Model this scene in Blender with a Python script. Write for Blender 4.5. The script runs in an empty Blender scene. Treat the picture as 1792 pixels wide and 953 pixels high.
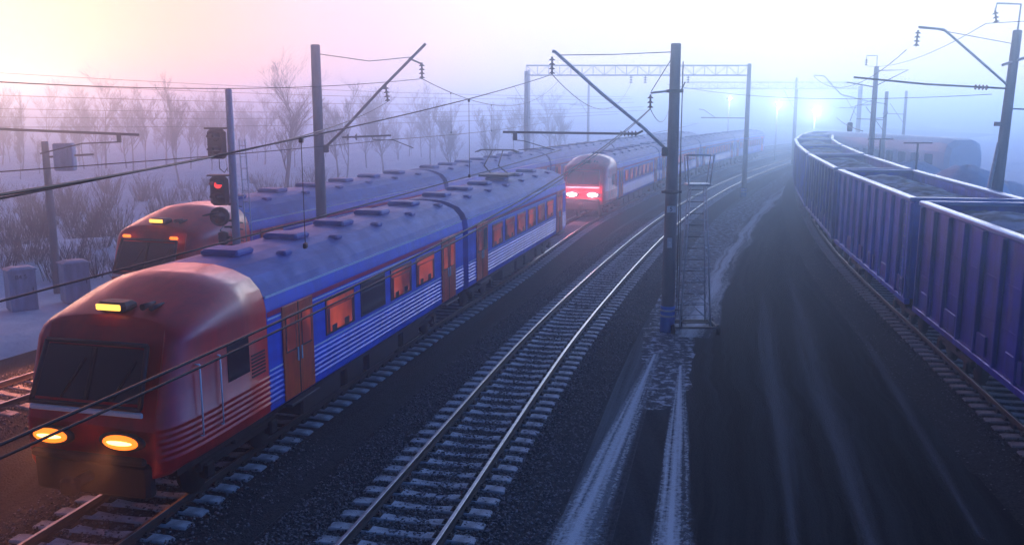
import bpy, math, random
import numpy as np
from mathutils import Vector, Matrix

random.seed(7); rng = np.random.default_rng(7)
S = bpy.context.scene
COL = S.collection

# ------------------------------------------------------------------ camera, sky, sun, exposure
CAM_Z = 7.5
cd = bpy.data.cameras.new("camera"); cam = bpy.data.objects.new("camera", cd); COL.objects.link(cam)
cam.location = (0, 0, CAM_Z); cam.rotation_euler = (math.radians(90 - 10.214), 0, 0)
cd.sensor_width = 36; cd.lens = 36 * 1590 / 1792; cd.clip_start = .1; cd.clip_end = 3000
S.camera = cam

SUN_EL, SUN_AZ = math.radians(4.0), math.radians(-33)      # low sun ahead on the left
w = bpy.data.worlds.new("World"); S.world = w; w.use_nodes = True
nt = w.node_tree; nt.nodes.clear(); N = nt.nodes.new; Lk = nt.links.new
out = N('ShaderNodeOutputWorld'); add = N('ShaderNodeAddShader')
bgn = N('ShaderNodeBackground'); sky = N('ShaderNodeTexSky'); sky.sky_type = 'NISHITA'; sky.sun_disc = False
sky.sun_elevation = SUN_EL; sky.sun_rotation = SUN_AZ; sky.air_density = 1.5; sky.dust_density = 2.0; sky.ozone_density = 3
bgn.inputs['Strength'].default_value = 0.05
Lk(sky.outputs[0], bgn.inputs['Color'])
tc = N('ShaderNodeTexCoord'); sx = N('ShaderNodeSeparateXYZ'); Lk(tc.outputs['Generated'], sx.inputs[0])
def ramp(src, stops, lo, hi):
    m = N('ShaderNodeMapRange'); m.inputs['From Min'].default_value = lo; m.inputs['From Max'].default_value = hi
    Lk(src, m.inputs['Value']); r = N('ShaderNodeValToRGB'); Lk(m.outputs[0], r.inputs[0])
    e = r.color_ramp.elements
    while len(e) < len(stops): e.new(.5)
    for q, (pos, c) in zip(e, stops):
        q.position = (pos - lo) / (hi - lo); q.color = (*c, 1)
    r.color_ramp.interpolation = 'EASE'
    return r.outputs[0]
# dusk sky glow by direction: warm to the left, cold white to the right
az_low = ramp(sx.outputs['X'], [(-.8, (.60, .36, .34)), (-.48, (.90, .56, .38)), (-.34, (.92, .56, .46)), (-.19, (.90, .62, .66)), (0, (.92, .82, .94)), (.25, (1.04, .96, 1.02)), (.5, (.98, .93, 1.02)), (.95, (.20, .38, .70))], -1, 1)
az_high = ramp(sx.outputs['X'], [(-.8, (.45, .17, .20)), (-.45, (1.5, .36, .32)), (-.27, (1.5, .50, .48)), (-.12, (1.0, .76, .92)), (.10, (1.05, 1.05, 1.12)), (.48, (1.4, 1.28, 1.28)), (.75, (.50, .76, 1.20)), (1, (.14, .42, 1.0))], -1, 1)  # tint of an unseen band above the frame, added to light the haze
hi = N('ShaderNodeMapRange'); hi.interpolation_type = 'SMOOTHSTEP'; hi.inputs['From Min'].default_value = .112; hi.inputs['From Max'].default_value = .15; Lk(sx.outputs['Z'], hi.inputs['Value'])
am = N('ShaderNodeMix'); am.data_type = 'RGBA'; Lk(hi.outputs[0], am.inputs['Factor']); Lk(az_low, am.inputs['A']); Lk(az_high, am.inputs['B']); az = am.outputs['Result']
el = ramp(sx.outputs['Z'], [(-.3, (.10, .10, .11)), (0, (.33, .32, .33)), (.05, (.315, .315, .32)), (.118, (.285, .29, .295)), (.150, (2.3, 2.3, 2.3)), (.23, (1.5, 1.7, 1.9)), (.32, (.16, .26, .46)), (1, (.010, .03, .09))], -.3, 1)  # bright stops above the frame are added to feed the haze with light
fw = ramp(sx.outputs['Y'], [(-1, (.02, .075, .16)), (-.2, (.06, .17, .34)), (.55, (.80, .88, 1.0)), (.85, (1, 1, 1))], -1, 1)
def mul(a, b):
    m = N('ShaderNodeMix'); m.data_type = 'RGBA'; m.blend_type = 'MULTIPLY'; m.inputs['Factor'].default_value = 1
    Lk(a, m.inputs['A']); Lk(b, m.inputs['B']); return m.outputs['Result']
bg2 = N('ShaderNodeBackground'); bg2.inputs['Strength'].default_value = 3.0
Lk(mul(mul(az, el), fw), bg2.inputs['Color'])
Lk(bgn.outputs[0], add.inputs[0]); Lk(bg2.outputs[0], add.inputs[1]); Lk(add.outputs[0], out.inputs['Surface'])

sd = bpy.data.lights.new("sun", 'SUN'); sd.energy = .35; sd.angle = math.radians(16); sd.color = (1, .62, .42)
so = bpy.data.objects.new("sun", sd); COL.objects.link(so)
sdir = Vector((math.sin(SUN_AZ) * math.cos(SUN_EL), math.cos(SUN_AZ) * math.cos(SUN_EL), math.sin(SUN_EL)))
so.rotation_euler = sdir.to_track_quat('Z', 'Y').to_euler()

S.view_settings.view_transform = 'Standard'; S.view_settings.look = 'None'
S.view_settings.exposure = 0.0; S.view_settings.gamma = 1; S.view_settings.use_curve_mapping = False
cy = S.cycles
cy.use_denoising = True; cy.volume_bounces = 2; cy.max_bounces = 6; cy.diffuse_bounces = 2; cy.glossy_bounces = 2
cy.transmission_bounces = 3; cy.sample_clamp_indirect = 3; cy.transparent_max_bounces = 6

HAZE_DENSITY = .0080
HAZE_COLOR = (.62, .79, 1.0)
HAZE_ANISO = .92

# ------------------------------------------------------------------ materials
MATS = {}
def mat(name, c1, c2=None, rough=.7, metal=0., scale=4., bump=0., bscale=40., stretch=None, coord='Object',
        detail=5., emit=None, estr=0., spec=.5, ctr=(.35, .65), kind='noise', trans=0., dirt=0, dirtc=(.035, .03, .03)):
    if name in MATS: return MATS[name]
    m = bpy.data.materials.new(name); m.use_nodes = True; t = m.node_tree; b = t.nodes['Principled BSDF']
    b.inputs['Roughness'].default_value = rough; b.inputs['Metallic'].default_value = metal
    b.inputs['Specular IOR Level'].default_value = spec
    b.inputs['Base Color'].default_value = (*c1, 1)
    if trans: b.inputs['Transmission Weight'].default_value = trans
    cnode = t.nodes.new('ShaderNodeTexCoord'); src = cnode.outputs[coord]
    if stretch:
        mp = t.nodes.new('ShaderNodeMapping'); mp.inputs['Scale'].default_value = stretch
        t.links.new(src, mp.inputs['Vector']); src2 = mp.outputs[0]
    else: src2 = src
    if c2:
        if kind == 'voronoi':
            n = t.nodes.new('ShaderNodeTexVoronoi'); n.inputs['Scale'].default_value = scale; f = n.outputs['Color']
            s = t.nodes.new('ShaderNodeSeparateColor'); t.links.new(f, s.inputs[0]); f = s.outputs[0]
        else:
            n = t.nodes.new('ShaderNodeTexNoise'); n.inputs['Scale'].default_value = scale; n.inputs['Detail'].default_value = detail; f = n.outputs[0]
        t.links.new(src2, n.inputs['Vector'])
        r = t.nodes.new('ShaderNodeValToRGB'); t.links.new(f, r.inputs[0])
        r.color_ramp.elements[0].position = ctr[0]; r.color_ramp.elements[1].position = ctr[1]
        r.color_ramp.elements[0].color = (*c1, 1); r.color_ramp.elements[1].color = (*c2, 1)
        t.links.new(r.outputs[0], b.inputs['Base Color'])
    if dirt:
        dn = t.nodes.new('ShaderNodeTexNoise'); dn.inputs['Scale'].default_value = 1.0; dn.inputs['Detail'].default_value = 9; dn.inputs['Roughness'].default_value = .68
        dm = t.nodes.new('ShaderNodeMapping'); dm.inputs['Scale'].default_value = (3, 2.2, .55); t.links.new(src, dm.inputs['Vector']); t.links.new(dm.outputs[0], dn.inputs['Vector'])
        dr = t.nodes.new('ShaderNodeValToRGB'); t.links.new(dn.outputs[0], dr.inputs[0])
        dr.color_ramp.elements[0].position = .40; dr.color_ramp.elements[1].position = .72; dr.color_ramp.elements[0].color = (0, 0, 0, 1); dr.color_ramp.elements[1].color = (dirt, dirt, dirt, 1)
        dx = t.nodes.new('ShaderNodeMix'); dx.data_type = 'RGBA'; t.links.new(dr.outputs[0], dx.inputs['Factor'])
        if b.inputs['Base Color'].links: t.links.new(b.inputs['Base Color'].links[0].from_socket, dx.inputs['A'])
        else: dx.inputs['A'].default_value = (*c1, 1)
        dx.inputs['B'].default_value = (*dirtc, 1); t.links.new(dx.outputs['Result'], b.inputs['Base Color'])
        rr = t.nodes.new('ShaderNodeMapRange'); rr.inputs['To Min'].default_value = rough; rr.inputs['To Max'].default_value = min(1, rough + .4); t.links.new(dr.outputs[0], rr.inputs['Value']); t.links.new(rr.outputs[0], b.inputs['Roughness'])
    if bump:
        bn = t.nodes.new('ShaderNodeTexNoise'); bn.inputs['Scale'].default_value = bscale; bn.inputs['Detail'].default_value = 6
        t.links.new(src, bn.inputs['Vector'])
        bu = t.nodes.new('ShaderNodeBump'); bu.inputs['Strength'].default_value = 1; bu.inputs['Distance'].default_value = bump
        t.links.new(bn.outputs[0], bu.inputs['Height']); t.links.new(bu.outputs[0], b.inputs['Normal'])
    if emit:
        b.inputs['Emission Color'].default_value = (*emit, 1); b.inputs['Emission Strength'].default_value = estr
    MATS[name] = m; return m

def gravel_mat(name, c1, c2, streak=(.02, .03, .04), sc=28., amt=.35, frost=None):
    """stones (voronoi cells with bump) with long soft ruts along the strip (UV in metres)"""
    m = bpy.data.materials.new(name); m.use_nodes = True; t = m.node_tree; b = t.nodes['Principled BSDF']
    b.inputs['Roughness'].default_value = .95; b.inputs['Specular IOR Level'].default_value = .06
    uv = t.nodes.new('ShaderNodeUVMap'); ob = t.nodes.new('ShaderNodeTexCoord')
    v = t.nodes.new('ShaderNodeTexVoronoi'); v.inputs['Scale'].default_value = sc; t.links.new(ob.outputs['Object'], v.inputs['Vector'])
    sp = t.nodes.new('ShaderNodeSeparateColor'); t.links.new(v.outputs['Color'], sp.inputs[0])
    r = t.nodes.new('ShaderNodeValToRGB'); t.links.new(sp.outputs[0], r.inputs[0])
    r.color_ramp.elements[0].color = (*c1, 1); r.color_ramp.elements[1].color = (*c2, 1)
    mp = t.nodes.new('ShaderNodeMapping'); mp.inputs['Scale'].default_value = (2.2, .035, 1); t.links.new(uv.outputs[0], mp.inputs['Vector'])
    n = t.nodes.new('ShaderNodeTexNoise'); n.inputs['Scale'].default_value = 1; n.inputs['Detail'].default_value = 7; n.inputs['Roughness'].default_value = .65
    t.links.new(mp.outputs[0], n.inputs['Vector'])
    r2 = t.nodes.new('ShaderNodeValToRGB'); t.links.new(n.outputs[0], r2.inputs[0])
    r2.color_ramp.elements[0].position = .42; r2.color_ramp.elements[1].position = .66
    r2.color_ramp.elements[0].color = (0, 0, 0, 1); r2.color_ramp.elements[1].color = (amt, amt, amt, 1)
    mx = t.nodes.new('ShaderNodeMix'); mx.data_type = 'RGBA'; t.links.new(r2.outputs[0], mx.inputs['Factor'])
    t.links.new(r.outputs[0], mx.inputs['A']); mx.inputs['B'].default_value = (*streak, 1)
    last = mx.outputs['Result']
    if frost:
        n3 = t.nodes.new('ShaderNodeTexNoise'); n3.inputs['Scale'].default_value = frost[0]; n3.inputs['Detail'].default_value = 8; n3.inputs['Roughness'].default_value = .7
        t.links.new(ob.outputs['Object'], n3.inputs['Vector'])
        r3 = t.nodes.new('ShaderNodeValToRGB'); t.links.new(n3.outputs[0], r3.inputs[0])
        r3.color_ramp.elements[0].position = frost[1]; r3.color_ramp.elements[1].position = frost[1] + .08
        m3 = t.nodes.new('ShaderNodeMix'); m3.data_type = 'RGBA'; t.links.new(r3.outputs[0], m3.inputs['Factor'])
        t.links.new(last, m3.inputs['A']); m3.inputs['B'].default_value = (*frost[2], 1); last = m3.outputs['Result']
    t.links.new(last, b.inputs['Base Color'])
    bu = t.nodes.new('ShaderNodeBump'); bu.inputs['Distance'].default_value = .03; bu.inputs['Strength'].default_value = .9
    t.links.new(v.outputs['Distance'], bu.inputs['Height']); bu.invert = True; t.links.new(bu.outputs[0], b.inputs['Normal'])
    MATS[name] = m; return m

def band_mat(name, cover, snow):
    """trodden snow lying along a wheel rut, thinning raggedly towards both sides"""
    m = bpy.data.materials.new(name); m.use_nodes = True; t = m.node_tree; b = t.nodes['Principled BSDF']
    b.inputs['Roughness'].default_value = .8
    uv = t.nodes.new('ShaderNodeUVMap'); s = t.nodes.new('ShaderNodeSeparateXYZ'); t.links.new(uv.outputs[0], s.inputs[0])
    def math_(op, a, bb):
        k = t.nodes.new('ShaderNodeMath'); k.operation = op
        for i, q in enumerate((a, bb)):
            if isinstance(q, (int, float)): k.inputs[i].default_value = q
            elif q is not None: t.links.new(q, k.inputs[i])
        return k.outputs[0]
    d = math_('ABSOLUTE', math_('SUBTRACT', s.outputs[0], .5), None)
    f = math_('SUBTRACT', 1.0, math_('MULTIPLY', d, 2.0))
    mp = t.nodes.new('ShaderNodeMapping'); mp.inputs['Scale'].default_value = (7, .10, 1); t.links.new(uv.outputs[0], mp.inputs['Vector'])
    n = t.nodes.new('ShaderNodeTexNoise'); n.inputs['Scale'].default_value = 1; n.inputs['Detail'].default_value = 8; t.links.new(mp.outputs[0], n.inputs['Vector'])
    g = math_('ADD', f, math_('MULTIPLY', math_('SUBTRACT', n.outputs[0], .5), 1.5))
    oc = t.nodes.new('ShaderNodeTexCoord'); gn = t.nodes.new('ShaderNodeTexNoise'); gn.inputs['Scale'].default_value = 14; gn.inputs['Detail'].default_value = 5; t.links.new(oc.outputs['Object'], gn.inputs['Vector'])
    g = math_('ADD', g, math_('MULTIPLY', math_('SUBTRACT', gn.outputs[0], .5), .9))
    r = t.nodes.new('ShaderNodeMapRange'); r.interpolation_type = 'SMOOTHSTEP'; t.links.new(g, r.inputs['Value'])
    r.inputs['From Min'].default_value = .28; r.inputs['From Max'].default_value = 1.05; r.inputs['To Max'].default_value = cover
    b.inputs['Base Color'].default_value = (*snow, 1); t.links.new(r.outputs[0], b.inputs['Alpha'])
    bu = t.nodes.new('ShaderNodeBump'); bu.inputs['Distance'].default_value = .03; t.links.new(gn.outputs[0], bu.inputs['Height']); t.links.new(bu.outputs[0], b.inputs['Normal'])
    MATS[name] = m; return m

M_ground = gravel_mat('ground_gravel', (.010, .012, .014), (.035, .04, .045), (.07, .085, .095), 22, .5)
M_ballast = gravel_mat('ballast_stone', (.012, .013, .014), (.07, .075, .08), (.08, .09, .10), 24, .25)
M_verge = gravel_mat('verge_gravel', (.02, .024, .028), (.08, .09, .10), (.24, .32, .35), 20, .8)
M_frost = gravel_mat('frosted_verge', (.03, .035, .04), (.10, .11, .12), (.12, .15, .18), 18, .4, frost=(3.5, .50, (.50, .60, .68)))
M_path = gravel_mat('dark_path', (.005, .006, .007), (.020, .021, .022), (.075, .095, .105), 26, .6)
M_band = band_mat('trodden_snow', .95, (.58, .70, .76))
M_snow = mat('snow', (.55, .62, .72), (.75, .80, .86), .9, scale=.7, bump=.05, bscale=3)
M_rail = mat('rail_steel', (.18, .19, .20), (.30, .31, .33), .30, 1., scale=6)
M_railweb = mat('rail_rust', (.03, .022, .018), (.05, .035, .03), .8, scale=8)
M_sleeper = mat('sleeper_concrete', (.22, .26, .30), (.52, .60, .66), .75, scale=5, bump=.006, bscale=60, ctr=(.3, .7))
M_clip = mat('clip_iron', (.02, .018, .018), None, .7, .3)
M_conc = mat('pole_concrete', (.13, .13, .14), (.22, .22, .23), .85, scale=2.5, bump=.004, bscale=50, stretch=(1, 1, .25), dirt=0.45)
M_steel = mat('galvanised_steel', (.42, .46, .50), (.58, .62, .66), .45, .1, scale=12)
M_dark = mat('dark_iron', (.02, .022, .026), (.04, .042, .046), .6, .3, scale=10)
M_wire = mat('wire', (.015, .015, .018), None, .55, .5)
M_porc = mat('porcelain', (.06, .05, .05), None, .25)
M_blueband = mat('blue_paint', (.02, .22, .75), (.03, .28, .85), .5, scale=6)
M_white = mat('white_paint', (.75, .78, .80), (.6, .62, .64), .6, scale=14)
M_black = mat('black_paint', (.012, .012, .014), None, .6)
M_carblue = mat('carriage_blue', (.008, .09, .62), (.012, .14, .80), .30, 0, scale=1.2, stretch=(1, .25, 3), spec=.6, dirt=0.35)
M_carblue2 = mat('carriage_deep_blue', (.02, .04, .52), (.03, .08, .68), .32, 0, scale=1.2, stretch=(1, .25, 3), spec=.6, dirt=0.35)
M_carred = mat('carriage_red', (.62, .008, .02), (.80, .03, .02), .28, 0, scale=1.5, stretch=(1, .3, 2), spec=.6, dirt=0.35)
M_carorange = mat('door_orange_red', (.85, .07, .015), (.95, .13, .02), .35, 0, scale=2, dirt=0.5)
M_stripe = mat('stripe_red', (.60, .01, .08), None, .35)
M_stripew = mat('stripe_white', (.72, .78, .85), None, .3)
M_roof = mat('carriage_roof', (.02, .07, .32), (.03, .11, .42), .55, .1, scale=2, stretch=(2, .3, 1), dirt=0.4, dirtc=(.02, .03, .06))
M_under = mat('underframe', (.008, .009, .012), (.02, .02, .022), .7, .2, scale=5)
M_glass = mat('dark_glass', (.01, .012, .02), None, .08, 0, spec=.8)
M_litwin = mat('lit_window', (.03, .015, .012), None, .10, 0, emit=(1.0, .14, .10), estr=.15)
def lit_window():
    t = M_litwin.node_tree; b = t.nodes['Principled BSDF']; c = t.nodes.new('ShaderNodeTexCoord')
    mp = t.nodes.new('ShaderNodeMapping'); mp.inputs['Scale'].default_value = (1, 1.1, .5); t.links.new(c.outputs['Object'], mp.inputs['Vector'])
    n = t.nodes.new('ShaderNodeTexNoise'); n.inputs['Scale'].default_value = 1.1; n.inputs['Detail'].default_value = 4; t.links.new(mp.outputs[0], n.inputs['Vector'])
    r = t.nodes.new('ShaderNodeValToRGB'); t.links.new(n.outputs[0], r.inputs[0]); r.color_ramp.elements[0].position = .40; r.color_ramp.elements[1].position = .66
    r.color_ramp.elements[0].color = (.16, .03, .03, 1); r.color_ramp.elements[1].color = (1.0, .13, .05, 1)
    t.links.new(r.outputs[0], b.inputs['Emission Color']); b.inputs['Emission Strength'].default_value = .42
lit_window()
M_curtain = mat('curtain_cloth', (.10, .015, .02), None, .9)
M_frame = mat('window_rubber', (.012, .014, .02), None, .5)
M_lampO = mat('orange_lamp', (1, .3, .05), None, .3, emit=(1.0, .20, .015), estr=2.2)
M_lampOc = mat('orange_lamp_core', (1, .7, .3), None, .3, emit=(1.0, .62, .22), estr=4)
M_lampY = mat('yellow_lamp', (1, .6, .1), None, .3, emit=(1.0, .50, .08), estr=2.4)
M_lampW = mat('white_lamp', (1, .9, .8), None, .3, emit=(1.0, .85, .80), estr=14)
M_lampR = mat('red_lamp', (.6, .02, .02), None, .3, emit=(1.0, .04, .03), estr=1.6)
M_flood = mat('flood_lamp', (1, 1, 1), None, .3, emit=(.9, .95, 1.0), estr=60)
M_wagV = mat('wagon_violet', (.008, .012, .42), (.02, .02, .60), .36, .1, scale=.9, stretch=(1, .5, 2), spec=.5, dirt=0.6, dirtc=(.02, .014, .05))
M_wagB = mat('wagon_blue', (.006, .05, .70), (.012, .10, .85), .34, .1, scale=.9, stretch=(1, .5, 2), spec=.5, dirt=0.6, dirtc=(.02, .014, .05))
M_rim = mat('wagon_rim', (.16, .26, .62), None, .3, .2)
M_coal = mat('coal', (.010, .014, .03), (.22, .32, .46), .9, scale=1.3, bump=.05, bscale=8, ctr=(.45, .62))
M_bark = mat('bark', (.045, .03, .03), (.08, .055, .055), .95, scale=5)
M_twig = mat('twig', (.05, .03, .035), None, .95)
M_cab = mat('cabinet_paint', (.24, .34, .48), (.30, .40, .55), .55, scale=3, dirt=0.5)
M_stone = mat('loose_stones', (.014, .016, .018), (.26, .28, .30), .8, scale=23., kind='voronoi', ctr=(.1, 1.0))
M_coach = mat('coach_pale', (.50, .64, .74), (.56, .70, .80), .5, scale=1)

# ------------------------------------------------------------------ mesh builder
class MB:
    def __init__(s): s.v = []; s.f = []; s.mi = []; s.sm = []; s.cur = 0
    def add(s, vs, fs, smooth=False):
        o = len(s.v); s.v += [tuple(p) for p in vs]
        for f in fs: s.f.append(tuple(i + o for i in f)); s.mi.append(s.cur); s.sm.append(smooth)
        return s
    def box(s, c, d, M=None, bev=0):
        x, y, z = d[0] / 2, d[1] / 2, d[2] / 2
        if bev:
            b = min(bev, x * .9, y * .9, z * .9); P = []
            prof = [(x - b, y), (x, y - b), (x, -y + b), (x - b, -y), (-x + b, -y), (-x, -y + b), (-x, y - b), (-x + b, y)]
            ins = [(px * (1 - b / x) if x else px, py * (1 - b / y)) for px, py in prof]
            for zz, pr in ((-z, ins), (-z + b, prof), (z - b, prof), (z, ins)): P += [(a, q, zz) for a, q in pr]
            F = [tuple(range(7, -1, -1)), tuple(range(24, 32))]
            for l in range(3):
                for i in range(8): j = (i + 1) % 8; F.append((l * 8 + j, l * 8 + i, (l + 1) * 8 + i, (l + 1) * 8 + j))
        else:
            P = [(a, b2, c2) for a in (-x, x) for b2 in (-y, y) for c2 in (-z, z)]
            F = [(0, 1, 3, 2), (4, 6, 7, 5), (0, 4, 5, 1), (2, 3, 7, 6), (0, 2, 6, 4), (1, 5, 7, 3)]
        P = [Vector(q) for q in P]
        if M is not None: P = [M @ q for q in P]
        return s.add([q + Vector(c) for q in P], F)
    def tube(s, a, b, r0, r1=None, n=8, caps=True, smooth=True):
        a, b = Vector(a), Vector(b); r1 = r0 if r1 is None else r1
        d = (b - a).normalized(); u = d.orthogonal().normalized(); v = d.cross(u)
        P = [a + (u * math.cos(2 * math.pi * i / n) + v * math.sin(2 * math.pi * i / n)) * r0 for i in range(n)]
        P += [b + (u * math.cos(2 * math.pi * i / n) + v * math.sin(2 * math.pi * i / n)) * r1 for i in range(n)]
        s.add(P, [(i, (i + 1) % n, n + (i + 1) % n, n + i) for i in range(n)], smooth)
        if caps:
            o = len(s.v) - 2 * n
            s.f += [tuple(o + i for i in range(n - 1, -1, -1)), tuple(o + n + i for i in range(n))]; s.mi += [s.cur] * 2; s.sm += [False] * 2
        return s
    def path(s, pts, r, n=6):
        pts = [Vector(p) for p in pts]; rings = []
        ref = Vector((0, 0, 1))
        for i, p in enumerate(pts):
            d = (pts[min(i + 1, len(pts) - 1)] - pts[max(i - 1, 0)]).normalized()
            u = d.cross(ref)
            u = u.normalized() if u.length > .05 else d.orthogonal().normalized()
            v = d.cross(u); rr = r[i] if isinstance(r, (list, tuple)) else r
            rings.append([p + (u * math.cos(2 * math.pi * k / n) + v * math.sin(2 * math.pi * k / n)) * rr for k in range(n)])
        P = [q for g in rings for q in g]; F = []
        for i in range(len(rings) - 1):
            for k in range(n): F.append((i * n + k, i * n + (k + 1) % n, (i + 1) * n + (k + 1) % n, (i + 1) * n + k))
        F += [tuple(range(n - 1, -1, -1)), tuple((len(rings) - 1) * n + k for k in range(n))]
        return s.add(P, F, True)
    def lathe(s, c, prof, n=14, axis='z'):
        P = []; F = []
        for r, z in prof:
            for k in range(n):
                a = 2 * math.pi * k / n; q = (r * math.cos(a), r * math.sin(a), z)
                if axis == 'y': q = (q[0], q[2], q[1])
                if axis == 'x': q = (q[2], q[0], q[1])
                P.append(Vector(c) + Vector(q))
        m = len(prof)
        for i in range(m - 1):
            for k in range(n): F.append((i * n + k, i * n + (k + 1) % n, (i + 1) * n + (k + 1) % n, (i + 1) * n + k))
        F += [tuple(range(n - 1, -1, -1)), tuple((m - 1) * n + k for k in range(n))]
        return s.add(P, F, True)
    def loft(s, rings, closed=True, caps=True, smooth=False):
        n = len(rings[0]); P = [q for g in rings for q in g]; F = []
        for i in range(len(rings) - 1):
            for k in range(n if closed else n - 1):
                F.append((i * n + k, i * n + (k + 1) % n, (i + 1) * n + (k + 1) % n, (i + 1) * n + k))
        s.add(P, F, smooth)
        if caps:
            o = len(s.v) - len(P)
            for c in (tuple(range(n - 1, -1, -1)), tuple((len(rings) - 1) * n + k for k in range(n))):
                s.f.append(tuple(o + i for i in c)); s.mi.append(s.cur); s.sm.append(False)
        return s
    def mesh(s, name, mats):
        me = bpy.data.meshes.new(name); me.from_pydata(s.v, [], s.f)
        for m in (mats if isinstance(mats, (list, tuple)) else [mats]): me.materials.append(m)
        me.polygons.foreach_set('material_index', s.mi); me.polygons.foreach_set('use_smooth', s.sm); me.update()
        return me
    def obj(s, name, mats, parent=None, **kw):
        return link(name, s.mesh(name, mats), parent, **kw)

def link(name, data, parent=None, label=None, cat=None, group=None, kind=None, loc=None, rot=None):
    o = bpy.data.objects.new(name, data); COL.objects.link(o)
    if parent is not None: o.parent = parent
    if loc is not None: o.location = loc
    if rot is not None: o.rotation_euler = rot
    tag(o, label, cat, group, kind); return o
def tag(o, label=None, cat=None, group=None, kind=None):
    if label: o['label'] = label
    if cat: o['category'] = cat
    if group: o['group'] = group
    if kind: o['kind'] = kind
def thing(name, label, cat, loc=(0, 0, 0), rz=0, group=None):
    return link(name, None, None, label, cat, group, None, loc, (0, 0, rz))
def copy_tree(o, parent=None):
    c = o.copy(); COL.objects.link(c); c.parent = parent
    for ch in list(o.children):
        if ch.name in KNOWN_SKIP: continue
        copy_tree(ch, c)
    return c
KNOWN_SKIP = set()
def text(name, body, size, parent, loc, rot, m, ext=.004):
    c = bpy.data.curves.new(name, 'FONT'); c.body = body; c.size = size; c.extrude = ext; c.align_x = 'CENTER'; c.align_y = 'CENTER'
    tmp = bpy.data.objects.new('tmp', c); me = bpy.data.meshes.new_from_object(tmp); bpy.data.objects.remove(tmp); me.name = name
    me.materials.clear(); me.materials.append(m); return link(name, me, parent, loc=loc, rot=rot)

# ------------------------------------------------------------------ alignments (metres, y away from the bridge)
class Line:
    def __init__(s, pts):
        pts = sorted((y, x) for x, y in pts); ys = np.array([p[0] for p in pts]); xs = np.array([p[1] for p in pts])
        mslope = np.gradient(xs, ys); Y = np.arange(ys[0], ys[-1], .5)
        k = np.clip(np.searchsorted(ys, Y, 'right') - 1, 0, len(ys) - 2); h = ys[k + 1] - ys[k]; t = (Y - ys[k]) / h
        X = (2*t**3-3*t**2+1)*xs[k] + (t**3-2*t**2+t)*h*mslope[k] + (-2*t**3+3*t**2)*xs[k+1] + (t**3-t**2)*h*mslope[k+1]
        s.X, s.Y = X, Y; s.S = np.concatenate([[0], np.cumsum(np.hypot(np.diff(X), np.diff(Y)))])
    def at(s, d):
        return float(np.interp(d, s.S, s.X)), float(np.interp(d, s.S, s.Y))
    def s_of_y(s, y): return float(np.interp(y, s.Y, s.S))
    def x(s, y): return float(np.interp(y, s.Y, s.X))
    def tan(s, d):
        a, b = s.at(max(d - .6, 0)), s.at(min(d + .6, s.S[-1])); v = Vector((b[0] - a[0], b[1] - a[1])); return v.normalized()
    def off(s, d, o, z=0):
        x, y = s.at(d); t = s.tan(d); return (x + t.y * o, y - t.x * o, z)

L_main = Line([(-6.2, -4), (-3.15, 10), (-2.1, 14.2), (-1.1, 18.5), (1.03, 27.5), (3.55, 36.8), (14.9, 72.6), (40.5, 131), (74, 190), (140, 280)])
L_b = Line([(-10.9, -2), (-8.4, 10), (-7.4, 14.2), (-6.4, 18.4), (-3.9, 28), (-1.35, 37), (4.6, 59.3), (9.0, 72.6), (34.4, 133), (68, 193), (134, 284)])
L_a = Line([(-23, 0), (-16.6, 14), (-13.4, 21.7), (-10.95, 28), (-9.2, 33), (-5.9, 43), (-1.0, 59.3), (3.4, 72.6), (29, 136), (62.5, 197), (128, 289)])
L_d = Line([(9.0, -2), (10.7, 8), (12.3, 18.4), (14.0, 28.2), (17.2, 45), (21.6, 63), (27.3, 83), (47, 131), (80, 190), (146, 280)])

def ribbon(name, L, o0, o1, z, m, y0=6, y1=260, step=1.5, nx=4, prof=None, kind='structure'):
    s0, s1 = L.s_of_y(y0), L.s_of_y(y1); n = int((s1 - s0) / step); P = []; F = []; UV = []
    offs = [(o0 + (o1 - o0) * i / nx, z) for i in range(nx + 1)] if prof is None else prof
    k = len(offs)
    for i in range(n + 1):
        d = s0 + (s1 - s0) * i / n
        for o, zz in offs: P.append(L.off(d, o, zz)); UV.append((o, d))
    for i in range(n):
        for j in range(k - 1): F.append((i * k + j, i * k + j + 1, (i + 1) * k + j + 1, (i + 1) * k + j))
    me = bpy.data.meshes.new(name); me.from_pydata(P, [], F); me.materials.append(m)
    uv = me.uv_layers.new(name='UVMap'); li = np.zeros(len(me.loops), int); me.loops.foreach_get('vertex_index', li)
    uv.data.foreach_set('uv', np.array(UV)[li].ravel()); me.update()
    return link(name, me, kind=kind)

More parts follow.
